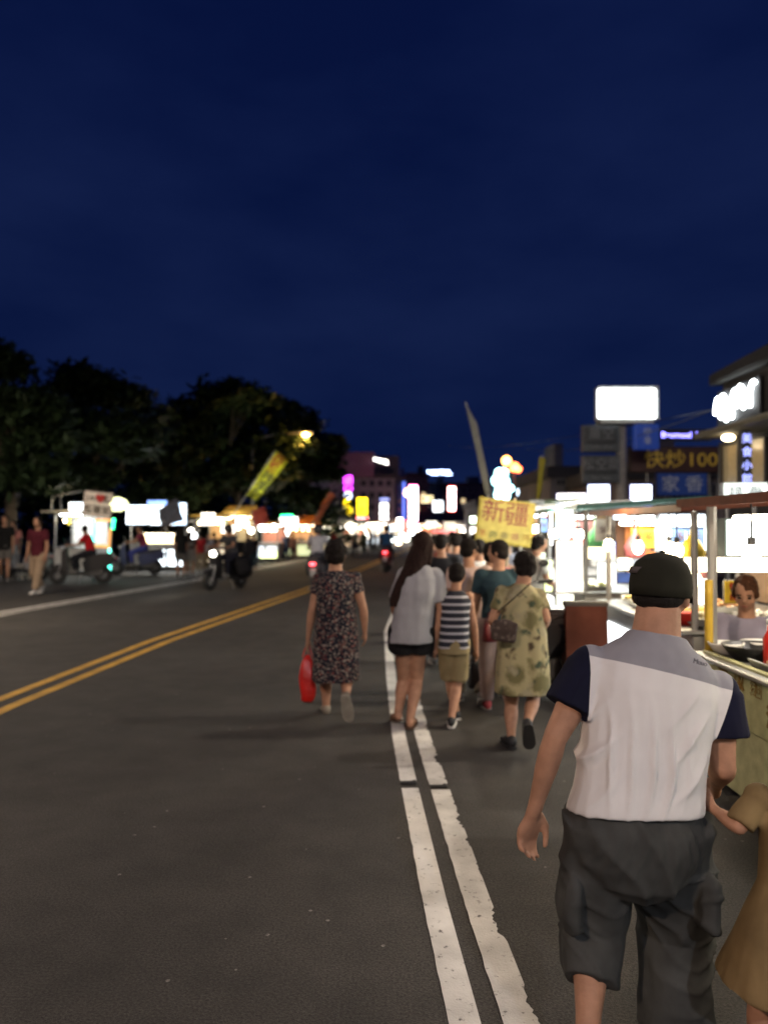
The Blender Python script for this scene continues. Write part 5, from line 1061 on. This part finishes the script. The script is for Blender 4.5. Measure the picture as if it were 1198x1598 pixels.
person('woman seen from behind in a dark flower print dress carrying a red plastic bag', J, root, dress(FLOR, -.62, .205, .17, .5, waist=(.165, .135), hips=(.19, .155), vox=.01), None, (mat('beige_shoe', (.20, .17, .13), .7), mat('beige_sole', (.3, .27, .22), .8)), 'curly', BODY_F, 1.12, .009, True, hairbig=1.2)
# red plastic bag in her left hand
def plastic_bag(label, top, w, h, col, name, dpt=.1, handle=.2):
    bm = bmesh.new(); rs = []
    for t, a, b_ in ((0, .7, .4), (.04, .95, .8), (.15, 1.0, 1), (.3, .98, 1), (.45, .97, .9), (.6, .95, .8), (.75, .9, .6), (.88, .7, .4), (1, .3, .2)):
        z = -handle - h * (1 - t); rs.append([p + V(.022 * noise.noise(V(p.x * 9, p.y * 9, p.z * 8)), .025 * noise.noise(V(p.x * 14 + 4, p.y * 9, p.z * 9)), 0) for p in ring(V(0, 0, z), w / 2 * a, dpt / 2 * b_, None, 16, .7)])
    loft(bm, rs); m = mat(name, col, .35, 0, None, 0, .3, 9, .5, 30)
    m.node_tree.nodes['Principled BSDF'].inputs['Transmission Weight'].default_value = .0; m.node_tree.nodes['Principled BSDF'].inputs['Subsurface Weight'].default_value = .3
    o = obj('plastic_bag', bm, m, None, True, loc=top); tag(o, label, 'bag')
    bm = bmesh.new()
    for s in (-1, 1): limb(bm, V(s * w * .3, 0, -handle - .01), V(s * .008, 0, .0), .014, .007, 8, True, .4)
    limb(bm, V(-.01, 0, .003), V(.01, 0, .003), .007, .007, 8); obj('handle', bm, m, o, True)
    return o
plastic_bag('bright red plastic bag hanging from the hand of the woman in the flower print dress', U(480, 1004, 6.87), .135, .4, (.62, .018, .012), 'red_film', .12, .1)

# young woman with long hair
root = (U(640, 822, 6.45).x, 6.45, 0); J = skeleton(1.63, .3, 'R', .0)
over(J, root, pel=(641, 985, 6.45), neck=(655, 880, 6.45), head=(660, 852, 6.47), hipL=(628, 985, 6.45), hipR=(655, 985, 6.45), shL=(633, 897, 6.45), shR=(678, 899, 6.45), elL=(616, 945, 6.5), wrL=(622, 975, 6.68), elR=(688, 950, 6.43), wrR=(683, 1000, 6.5),
     knL=(630, 1060, 6.62), anL=(621, 1112, 6.55), knR=(650, 1060, 6.6), anR=(640, 1122, 6.42))
J['turn'] = -.5; J['nod'] = .02; J['hairdir'] = V(-.40, -.10, -1); J['hairlen'] = .53; J['pitchL'] = -.2; J['pitchR'] = 0
LT = cloth('pale_grey_cotton', (.31, .31, .33), .1)
person('young woman with long dark hair in a loose pale grey top and black shorts', J, root, tee(LT, 1.0, -.16, .172, .14, .8, 'shirt', .01, 5, .008, .078), shorts(cloth('black_cotton', (.01, .01, .011), .3), .36, (.115, .12), 'shorts', .01, 3, (.17, .13)), (mat('brown_strap', (.12, .06, .03), .6), mat('brown_sole', (.1, .05, .03), .7), 'sandal'), 'long', BODY_F, .98, .009, True, hairc=(.022, .011, .009))
# boy in the striped vest
def stripes():
    m = bpy.data.materials.new('striped_jersey'); m.use_nodes = True; t = m.node_tree; b = t.nodes['Principled BSDF']; b.inputs['Roughness'].default_value = .85
    co = t.nodes.new('ShaderNodeTexCoord'); s = t.nodes.new('ShaderNodeSeparateXYZ'); w = t.nodes.new('ShaderNodeMath'); w.operation = 'MULTIPLY'; w.inputs[1].default_value = 2 * math.pi / .058
    sn = t.nodes.new('ShaderNodeMath'); sn.operation = 'SINE'; mr = t.nodes.new('ShaderNodeMapRange'); mr.inputs['From Min'].default_value = .45; mr.inputs['From Max'].default_value = .6
    mx = t.nodes.new('ShaderNodeMix'); mx.data_type = 'RGBA'; mx.inputs['A'].default_value = (.009, .01, .02, 1); mx.inputs['B'].default_value = (.40, .40, .43, 1); l = t.links.new
    l(co.outputs['Object'], s.inputs[0]); l(s.outputs['Z'], w.inputs[0]); l(w.outputs[0], sn.inputs[0]); l(sn.outputs[0], mr.inputs['Value']); l(mr.outputs[0], mx.inputs['Factor']); l(mx.outputs['Result'], b.inputs['Base Color'])
    return m
root = (U(710, 822, 6.45).x, 6.45, 0); J = skeleton(1.32, .26, 'R', .0)
over(J, root, pel=(708, 1003, 6.45), neck=(711, 920, 6.45), head=(713, 897, 6.47), hipL=(699, 1003, 6.45), hipR=(718, 1003, 6.45), shL=(692, 932, 6.45), shR=(731, 932, 6.45), elL=(684, 972, 6.45), wrL=(679, 1008, 6.5), elR=(739, 975, 6.45), wrR=(743, 1012, 6.5),
     knL=(703, 1068, 6.6), anL=(712, 1112, 6.75), knR=(712, 1070, 6.55), anR=(704, 1122, 6.42))
J['turn'] = -.35; J['nod'] = .1; J['pitchL'] = -.2
person('boy in a black and white striped vest and khaki shorts', J, root, tee(stripes(), 1.0, -.1, .155, .12, 0, 'vest', .009, 6, .004), shorts(cloth('khaki_cotton', (.24, .19, .10), .15), .82, (.1, .105), 'shorts', .009, 5, (.155, .12)), (mat('black_canvas', (.015, .015, .017), .7), mat('white_rubber', (.6, .58, .55), .6)), 'short', BODY_M, .84, .009, True)
# woman in the leaf print tunic
CAMO = pattern('leaf_print', (.33, .29, .16), [((.145, .13, .06), .5, .3), ((.07, .05, .03), .8, .14), ((.05, .07, .045), .9, .12), ((.28, .25, .16), .6, .2)], 12, warp=.09, smooth=.2)
root = (U(812, 822, 5.87).x, 5.87, 0); J = skeleton(1.47, .3, 'L', .06)
over(J, root, pel=(814, 1030, 5.87), neck=(814, 910, 5.92), head=(818, 885, 5.98), hipL=(799, 1030, 5.87), hipR=(828, 1030, 5.87), shL=(784, 926, 5.92), shR=(840, 930, 5.92), elL=(768, 968, 5.9), wrL=(778, 985, 6.1), elR=(852, 966, 5.85), wrR=(846, 984, 6.06),
     knL=(797, 1100, 5.98), anL=(797, 1152, 5.85), knR=(832, 1090, 5.9), anR=(822, 1130, 5.62))
J['turn'] = .1; J['nod'] = .15; J['pitchL'] = .0; J['pitchR'] = -1.0
person('short woman in an olive leaf print tunic with black shoes', J, root, dress(CAMO, -.42, .215, .18, .62, 'dress', waist=(.185, .15), hips=(.2, .17), vox=.01), None, (mat('black_canvas'), mat('black_rubber', (.02, .02, .02), .7)), 'curly', BODY_F, 1.12, .009, True, hairbig=1.14)
bm = bmesh.new(); ell(bm, V(0, 0, 0), (.1, .04, .07)); box(bm, (0, 0, -.02), (.18, .06, .15), Matrix.Rotation(.15, 3, 'Y'), .02, 2)
bag = obj('shoulder_bag', voxel(bm, .01, 2, noise_disp(.006, (12, 12, 12), 4)), pattern('bag_print', (.05, .035, .03), [((.10, .075, .065), 1, .3), ((.15, .13, .11), 1.6, .15)], 22, warp=.02), loc=U(787, 981, 5.66)); tag(bag, 'dark mottled shoulder bag on the back of the woman in the leaf print tunic', 'bag')
bm = bmesh.new(); pts = [U(x, y, d) - U(787, 981, 5.66) for x, y, d in ((776, 955, 5.67), (800, 935, 5.7), (825, 912, 5.72), (838, 905, 5.8))]
for a, b_ in zip(pts, pts[1:]): limb(bm, a, b_, .008, .008, 6, True, .5)
obj('strap', bm, cloth('dark_strap', (.03, .025, .02)), bag, True)
# people just ahead
def walker(label, px, feet, topy, top, bottom, shoes, hair='short', prof=BODY_M, step=.35, lead='L', turn=0, armL=(-.1, .1, .3), armR=(.12, .1, .3), fat=1.0, lean=.04, vox=.013, rz=0, detail=True, group=None, hairc=(.012, .009, .008), face=False, d=None, hairbig=1.0, nod=.05):
    dd = d or G(px, feet).y; H = (U(px, topy, dd).z) / .985; J = skeleton(H, step * H / 1.6, lead, lean, 0, armL, armR, turn, nod)
    return person(label, J, (U(px, 822, dd).x, dd, 0), top, bottom, shoes, hair, prof, fat, vox, detail, group, hairc=hairc, rz=rz, face=face, hairbig=hairbig), dd
C = cloth; SN = (mat('grey_canvas', (.12, .12, .12), .7), mat('pale_sole', (.4, .38, .35), .7)); SD = (mat('brown_strap'), mat('brown_sole'), 'sandal')
PANT = C('pale_pink_linen', (.36, .27, .25), .12)
b, dd = walker('person in a dark teal shirt, pale trousers and pink shoes looking to the left', 777, 1112, 849, tee(C('teal_cotton', (.028, .055, .07)), hem=-.12, seed=9), trousers(PANT), (mat('pink_shoe', (.55, .08, .09), .6), mat('pale_sole')), 'short', turn=1.15, armL=(.25, .12, .6), fat=1.05)
plastic_bag('dark red cloth bag at the side of the person in the teal shirt', U(764, 958, 6.85), .14, .16, (.12, .008, .012), 'dark_red_cloth', .1, .08)
b, dd = walker('person in a pale peach shirt carrying a black bag ahead of the boy', 733, 1098, 846, tee(C('peach_cotton', (.52, .38, .33)), hem=-.1, seed=8), trousers(C('cream_trousers', (.3, .27, .2))), SN, 'short', turn=-.9, fat=1.0, armR=(.1, .06, .1))
plastic_bag('glossy black bag carried low by the person in the peach shirt', U(743, 1012, 7.25), .15, .26, (.012, .012, .014), 'black_film', .14, .1)
b, dd = walker('woman in a salmon pink top walking just ahead of the teal shirt', 766, 1085, 852, tee(C('salmon_cotton', (.50, .2, .2)), hem=-.1, seed=12), trousers(C('grey_trousers', (.08, .08, .09))), SN, 'bob', BODY_F)

CROWD = [ # px, feet, top, shirt colour, bottom colour, hair, label
 (689, 1040, 838, (.014, .014, .017), (.03, .03, .04), 'short', 'man in a black shirt ahead, between the long haired woman and the boy'),
 (748, 1035, 846, (.62, .60, .58), (.05, .05, .07), 'curly', 'person in a white patterned top seen over the boy'),
 (712, 1015, 836, (.05, .05, .06), (.05, .04, .03), 'short', 'person in charcoal walking at the back of the near crowd'),
 (726, 990, 836, (.03, .035, .05), (.02, .02, .02), 'bun', 'woman with her hair in a bun in the crowd'),
 (699, 985, 840, (.3, .05, .03), (.03, .03, .05), 'short', 'man in a brick red shirt in the crowd'),
 (760, 1000, 842, (.12, .12, .14), (.1, .09, .07), 'short', 'person in a grey shirt in the crowd under the yellow sign'),
 (741, 965, 835, (.02, .02, .03), (.04, .04, .04), 'tail', 'woman with a ponytail and a black top under the yellow sign'),
 (676, 960, 838, (.12, .06, .05), (.04, .04, .05), 'short', 'man in a brown shirt far ahead in the crowd'),
 (835, 1012, 868, (.3, .28, .26), (.05, .05, .06), 'bob', 'person in a light top at the counter beyond the woman in the tunic'),
 (792, 985, 842, (.18, .2, .25), (.05, .05, .05), 'short', 'person in a pale blue shirt beside the yellow sign'),
 (705, 940, 832, (.4, .36, .3), (.05, .05, .06), 'short', 'man in a cream shirt deep in the crowd'),
 (722, 925, 832, (.05, .02, .03), (.03, .03, .03), 'bob', 'woman in a dark maroon top deep in the crowd'),
]
for i, (px, ft, tp, tc_, bc, hr, lb) in enumerate(CROWD):
    walker(lb, px, ft, tp, tee(C('shirt_%d' % i, tc_), seed=20 + i, vox=.018), trousers(C('legs_%d' % i, bc), vox=.018), SN, hr, BODY_F if hr in ('bob', 'bun', 'tail', 'curly') else BODY_M, lead='LR'[i % 2], vox=.018, detail=False, turn=random.uniform(-.4, .4), group='people walking ahead in the crowd')
# ---------------------------------------------------------------- scooters, riders and people at the stalls
RUB = mat('dark_rubber', (.02, .02, .02), .7); PL = mat('black_plastic', (.02, .02, .02), .45)
def scooter(label, loc, rz, col, cname, head_on=False, tail_on=False, group=None, box_=False):
    t = thing('scooter', label, 'scooter', loc, rz, group); pm = mat('paint_' + cname, col, .42, .0, None, 0, .08, 3, 0)
    for y in (.62, -.62):
        bm = bmesh.new(); torus(bm, (0, y, .25), .172, .078, 'x', 28, 8); w = obj('wheel', bm, RUB, t, True)
        bm = bmesh.new(); limb(bm, V(-.035, y, .25), V(.035, y, .25), .055, .055, 12, False); torus(bm, (0, y, .25), .11, .02, 'x', 22, 6)
        for k in range(5): a = k * 1.2566; bar(bm, (0, y, .25), (0, y + .11 * math.cos(a), .25 + .11 * math.sin(a)), .016, 6)
        obj('rim', bm, mat('alloy', (.35, .35, .35), .35, .8), w)
    bm = bmesh.new(); limb(bm, V(-.07, .62, .25), V(-.06, .42, .82), .022, .024); limb(bm, V(.07, .62, .25), V(.06, .42, .82), .022, .024); obj('fork', bm, mat('alloy'), t, True)
    bm = bmesh.new(); prism(bm, [(.66, .50), (.82, .44), (.80, .50), (.6, .57), (.42, .5), (.44, .44)], .14, 'x', .02); obj('mudguard', bm, pm, t)
    bm = bmesh.new(); prism(bm, [(.42, .3), (.5, .55), (.5, .9), (.42, 1.02), (.34, 1.0), (.36, .7), (.26, .36)], .34, 'x', .05); obj('front_shield', bm, pm, t)
    bm = bmesh.new(); prism(bm, [(-.2, .28), (.34, .28), (.36, .36), (-.16, .36)], .34, 'x', .02); obj('floorboard', bm, PL, t)
    bm = bmesh.new(); prism(bm, [(-.14, .26), (-.06, .62), (-.2, .74), (-.84, .82), (-.96, .74), (-.9, .55), (-.62, .5), (-.36, .3)], .36, 'x', .06); obj('body_panel', bm, pm, t)
    bm = bmesh.new(); prism(bm, [(-.08, .7), (-.1, .78), (-.4, .8), (-.5, .86), (-.86, .88), (-.88, .8), (-.5, .74)], .28, 'x', .035); obj('seat', bm, mat('seat_vinyl', (.018, .017, .017), .5), t)
    bm = bmesh.new(); limb(bm, V(0, .42, .9), V(0, .38, 1.02), .05, .05); limb(bm, V(-.32, .28, 1.06), V(0, .4, 1.03), .015, .018); limb(bm, V(.32, .28, 1.06), V(0, .4, 1.03), .015, .018); hb = obj('handlebar', bm, mat('alloy'), t, True)
    for s in (-1, 1):
        bm = bmesh.new(); limb(bm, V(s * .34, .27, 1.06), V(s * .22, .32, 1.05), .021, .021, 8); obj('grip', bm, RUB, hb, True)
        bm = bmesh.new(); limb(bm, V(s * .2, .34, 1.05), V(s * .28, .36, 1.22), .007, .007, 6); ell(bm, V(s * .3, .36, 1.24), (.06, .014, .04), None, 10); obj('mirror', bm, PL, hb, True)
    bm = bmesh.new(); ell(bm, V(0, .5, .93), (.09, .05, .07)); obj('headlight', bm, GL('headlight_on', (1, .93, .75), 30) if head_on else mat('lamp_glass', (.5, .5, .48), .1), t, True)
    bm = bmesh.new(); box(bm, (0, -.965, .72), (.13, .06, .07), None, .02, 2); obj('tail_light', bm, GL('tail_on', (1, .04, .06), 9) if tail_on else mat('tail_red', (.35, .01, .01), .2), t)
    bm = bmesh.new(); limb(bm, V(.17, -.2, .28), V(.19, -.75, .34), .04, .055); obj('exhaust', bm, mat('alloy'), t, True)
    bm = bmesh.new(); prism(bm, [(-.86, .42), (-.94, .58), (-.92, .6), (-.83, .46)], .15, 'x', .004); obj('licence_plate', bm, mat('plate_white', (.6, .6, .6), .5), t)
    bm = bmesh.new(); box(bm, (-.05, -.4, .32), (.16, .5, .22), None, .05, 2); obj('engine', bm, mat('engine_grey', (.09, .09, .09), .5, .4), t)
    bm = bmesh.new(); bar(bm, (-.12, -.05, .3), (-.26, -.02, .01), .012); obj('side_stand', bm, mat('alloy'), t)
    if box_: bm = bmesh.new(); box(bm, (0, -.72, 1.06), (.42, .4, .34), None, .05, 2); obj('top_box', bm, PL, t)
    if head_on: lamp('SPOT', (0, .56, .93), 60, (1, .93, .78), t, 50, rot=(80, 0, 0))
    return t
def rider_joints(H=1.65, turn=0):
    k = H / 1.65; J = skeleton(H, .1)
    def s(**a):
        for n, v in a.items(): J[n] = V(*v) * k
    s(pel=(0, -.28, .9), neck=(0, -.14, 1.4), head=(0, -.1, 1.55), hipL=(-.09, -.27, .9), hipR=(.09, -.27, .9), shL=(-.17, -.14, 1.34), shR=(.17, -.14, 1.34), elL=(-.26, .02, 1.12), elR=(.26, .02, 1.12), wrL=(-.29, .24, 1.1), wrR=(.29, .24, 1.1), knL=(-.16, .16, .74), knR=(.16, .16, .74), anL=(-.15, .12, .4), anR=(.15, .12, .4))
    J['pitchL'] = J['pitchR'] = 0; J['turn'] = turn; J['up'] = (J['neck'] - J['pel']).normalized(); return J
def helmet(J, b, m, visor=True):
    hd, M = J['head'], head_M(J); k = J['k']; bm = bmesh.new(); ell(bm, hd + M @ V(0, -.005, .025) * k, (.118 * k, .135 * k, .12 * k), M, 20); ell(bm, hd + M @ V(0, -.04, -.03) * k, (.11 * k, .1 * k, .09 * k), M, 16); h = obj('helmet', voxel(bm, .014, 2), m, b)
def rider(label, loc, rz, col, cname, legc, turn=0, hel=None, H=1.65, group=None, fat=1.0):
    J = rider_joints(H, turn); b = person(label, J, loc, tee(cloth('shirt_' + cname, col), hem=-.06, vox=.018, seed=31), trousers(cloth('jeans_' + cname, legc), vox=.018, w=(.165, .13)), SN, None if hel else 'short', BODY_M, fat, .016, False, group=group, rz=rz)
    if hel: helmet(J, b, hel)
    return b
def place(px, gy): return G(px, gy)
# red shirted man on the parked black scooter, side on, facing left
p = place(126, 911); scooter('black scooter side on under the man in the red shirt', p, R(98), (.012, .012, .014), 'black', box_=False)
rider('man in a bright red shirt sitting on the black scooter on the left', p, R(98), (.48, .015, .02), 'red', (.02, .02, .025), turn=-.9, fat=1.1)
p = place(38, 905); scooter('silver scooter parked behind the man in the maroon shirt', p, R(75), (.3, .3, .3), 'silver')
p = place(212, 897); scooter('dark blue scooter parked left of the steel cart', p, R(110), (.03, .04, .12), 'blue')
rider('person in red and blue on the dark blue scooter left of the steel cart', p, R(110), (.2, .03, .06), 'redblue', (.05, .06, .25), turn=.6)
# oncoming motor scooter with its headlight on and a big dark load
p = place(352, 919); scooter('oncoming dark scooter with its headlight on and a bulky load', p, R(152), (.012, .012, .016), 'black', head_on=True, box_=True)
rider('rider in a dark grey jacket on the oncoming scooter with the headlight', p, R(152), (.05, .05, .055), 'darkgrey', (.02, .02, .03), hel=mat('dark_helmet', (.03, .03, .03), .2), fat=1.15)
bm = bmesh.new(); ell(bm, V(0, 0, 0), (.26, .3, .26)); ell(bm, V(.06, -.1, -.14), (.22, .26, .2)); o = obj('sack', voxel(bm, .02, 2, noise_disp(.02, (6, 6, 6), 3)), cloth('black_sack', (.012, .012, .014)), loc=p + V(.42, .15, .62)); tag(o, 'bulky black sack hanging on the oncoming scooter', 'sack')
p = place(497, 922); scooter('scooter with a red tail light half hidden by the woman in the print dress', p, R(-4), (.1, .1, .11), 'grey', tail_on=True)
rider('rider in a pale grey shirt left of the woman in the print dress', p, R(-4), (.40, .40, .44), 'palegrey', (.04, .04, .05), hel=mat('dark_helmet'))
p = place(604, 892); scooter('scooter riding away in the middle of the road with a bright red tail light', p, R(-5), (.15, .02, .02), 'darkred', tail_on=True)
rider('rider in a blue shirt on the scooter riding away in mid road', p, R(-5), (.03, .09, .2), 'blueshirt', (.03, .03, .05), hel=mat('dark_helmet'))
lamp('POINT', p + V(0, -1.05, .74), 3, (1, .05, .05), None, .05)
# parked black scooter beside the woman in the tunic
p = V(1.48, 7.9, 0); scooter('black scooter parked against the second cart beside the woman in the tunic', p, R(16), (.012, .012, .014), 'black')
# stool
def stool(label, loc, col):
    t = thing('stool', label, 'stool', loc); m = mat('stool_white', col, .5); bm = bmesh.new(); box(bm, (0, 0, .45), (.32, .32, .035), None, .015, 2); obj('seat', bm, m, t)
    for x in (-1, 1):
        for y in (-1, 1): bm = bmesh.new(); limb(bm, V(x * .12, y * .12, .44), V(x * .17, y * .17, 0), .02, .018, 8, False); obj('leg', bm, m, t, True)
    bm = bmesh.new(); [bar(bm, a, b_, .012) for a, b_ in (((-.15, -.15, .15), (.15, -.15, .15)), ((-.15, .15, .15), (.15, .15, .15)), ((-.15, -.15, .15), (-.15, .15, .15)), ((.15, -.15, .15), (.15, .15, .15)))]; obj('stretcher', bm, m, t)
stool('white plastic stool by the legs of the man in the black shirt', place(31, 904), (.65, .6, .5))
stool('white plastic stool behind the legs of the man in the maroon shirt', place(58, 904), (.65, .6, .5))
# standing people on the left
bl, _ = walker('man in a black shirt and grey shorts at the left edge', 8, 906, 807, tee(C('black_tee', (.013, .013, .013)), seed=3, vox=.016), shorts(C('grey_shorts', (.13, .12, .11)), vox=.016), SN, 'short', rz=R(200), vox=.016, detail=False, fat=1.12)
walker('person in a salmon pink top half behind the man in the black shirt', 24, 903, 815, tee(C('salmon_tee', (.5, .2, .17)), seed=3, vox=.016), trousers(C('dark_trousers', (.04, .04, .05)), vox=.016), SN, 'short', rz=R(160), vox=.016, detail=False, fat=1.0)
walker('man in a dark maroon shirt and beige trousers standing at the left', 61, 927, 809, tee(C('maroon_tee', (.075, .012, .02)), seed=7, vox=.014, hem=-.05), trousers(C('beige_chinos', (.30, .22, .15)), vox=.014, r=(.108, .075)), (mat('white_shoe', (.6, .58, .55), .6), mat('pale_sole')), 'short', rz=R(170), vox=.014, detail=True, step=.5, armL=(.05, .2, .25), armR=(-.05, .2, .25))
walker('slim woman in a black top and grey shorts before the steel cart', 283, 902, 824, tee(C('black_tee'), seed=3, vox=.016), shorts(C('grey_shorts'), .7, vox=.016), SN, 'long', BODY_F, rz=R(20), vox=.016, detail=False, step=.15)
walker('woman in a dark blouse and pale skirt right of the slim woman', 297, 900, 830, tee(C('brown_blouse', (.08, .05, .04)), vox=.018), dress(C('pale_skirt', (.3, .26, .22)), -.5, vox=.018, sleeve=.3), SN, 'bob', BODY_F, vox=.018, detail=False, step=.1)
LEFTP = [(313, 893, 832, (.32, .02, .025), (.25, .2, .14), 'short', 'man in a red shirt waiting at the yellow awning stall'), (325, 890, 834, (.3, .3, .33), (.2, .15, .08), 'short', 'man in a grey shirt beside the red shirted customer'), (334, 888, 832, (.1, .07, .05), (.3, .25, .15), 'bob', 'woman in brown behind the oncoming scooter'),
 (388, 886, 832, (.04, .04, .045), (.02, .02, .025), 'short', 'man in dark clothes left of the red flag'), (396, 888, 834, (.012, .012, .013), (.015, .03, .04), 'short', 'man in black standing under the red flag'), (446, 876, 832, (.05, .06, .1), (.02, .03, .06), 'short', 'person in navy at the stall with the green light'), (457, 874, 833, (.35, .2, .15), (.1, .05, .05), 'bob', 'woman in a peach top at the orange awning stall'), (470, 872, 834, (.07, .06, .05), (.05, .05, .05), 'short', 'man in brown at the end of the orange awning stall'),
 (554, 868, 826, (.16, .2, .18), (.03, .03, .05), 'short', 'man in a sage green shirt far along the road'), (568, 864, 828, (.1, .16, .1), (.04, .05, .04), 'bob', 'woman in green walking far down the road'), (586, 862, 827, (.12, .08, .04), (.05, .04, .03), 'short', 'man in tan at the far stalls'), (594, 860, 828, (.25, .18, .1), (.06, .05, .05), 'short', 'person in ochre far down the road'), (578, 858, 826, (.3, .25, .22), (.05, .05, .06), 'bob', 'woman in cream at the far left stalls'), (521, 868, 828, (.2, .03, .03), (.04, .04, .05), 'short', 'person in red at the far left stalls')]
protos = {}
for i, (px, gy, tp, tc_, bc, hr, lb) in enumerate(LEFTP):
    d_ = G(px, gy).y; H = U(px, tp, d_).z / .985
    if hr not in protos:
        protos[hr], _ = walker(lb, px, gy, tp, tee(C('lshirt_%d' % i, tc_), vox=.02), trousers(C('lleg_%d' % i, bc), name='trousers', vox=.02), SN, hr, BODY_M if hr == 'short' else BODY_F, vox=.02, detail=False, group='people at the far stalls', rz=R(15)); protos[hr]['h0'] = H; del_ = None
    else:
        b_ = dup(protos[hr], (U(px, 822, d_).x, d_, 0), R(random.choice((0, 30, -40, 170, 200, 80))), lb, 'people at the far stalls', {'shirt': C('lshirt_%d' % i, tc_), 'trousers': C('lleg_%d' % i, bc)})
        s = H / protos[hr]['h0']; b_.scale = (s, s, s)
for b_ in COL.objects:
    if 'h0' in b_: del b_['h0']
# sellers
def seller(label, x, y, z, rz, col, cname, hair='short', turn=0, seat=True, H=1.55, nod=.25, vox=.011, prof=BODY_F, face=True, hairc=(.012, .009, .008)):
    J = skeleton(H, .1, 'R', .1, 0, (.35, .1, 1.5), (.35, .1, 1.6), turn, nod); J['nod'] = nod
    if seat:
        dz = V(0, 0, -.27)
        for n in ('pel', 'neck', 'head', 'hipL', 'hipR', 'shL', 'shR', 'elL', 'elR', 'wrL', 'wrR'): J[n] = J[n] + dz
        for q, s in (('L', -1), ('R', 1)): J['kn' + q] = J['hip' + q] + V(s * .05, .34, .02); J['an' + q] = J['kn' + q] + V(0, -.02, -.36)
    return person(label, J, (x, y, z), tee(C('seller_' + cname, col), vox=vox + .003, seed=5), trousers(C('dark_trousers', (.04, .04, .05)), vox=.016), SN, hair, prof, 1.0, vox, vox < .012, rz=rz, face=face, hairc=hairc)
seller('seated seller in a lilac grey shirt behind the nearest cart', U(1164, 822, 5.35).x, 5.35, 0, R(150), (.30, .28, .36), 'lilac', 'curly', hairc=(.07, .03, .015), nod=.42)
stool_ = stool('white plastic stool under the seated seller', (U(1164, 822, 5.35).x, 5.35, -.02), (.65, .6, .5)) if False else None
seller('seller in a pink shirt working at the second cart left of the cap', 3.05, 7.6, 0, R(80), (.45, .2, .2), 'pink', 'short', seat=False, vox=.016, face=False)
seller('seller in grey working behind the third cart', 3.0, 9.3, 0, R(80), (.25, .24, .26), 'grey', 'bob', seat=False, vox=.016, face=False)
# customers at the right stalls
for i, (x, y, c_, hr, lb, h) in enumerate(((1.75, 9.4, (.5, .48, .42), 'bob', 'customer in a cream top leaning at the third cart', 1.52), (1.65, 11.9, (.05, .05, .07), 'short', 'customer in navy at the fourth cart', 1.62), (1.7, 12.9, (.4, .36, .1), 'bob', 'customer in yellow at the fourth cart', 1.55))):
    J = skeleton(h, .12, 'L', .1, 0, (.3, .1, 1.2), (.3, .1, 1.2), 0, .2); person(lb, J, (x, y, 0), tee(C('cust_%d' % i, c_), vox=.018), trousers(C('dark_trousers'), vox=.018), SN, hr, BODY_F, 1.0, .017, False, rz=R(-80))
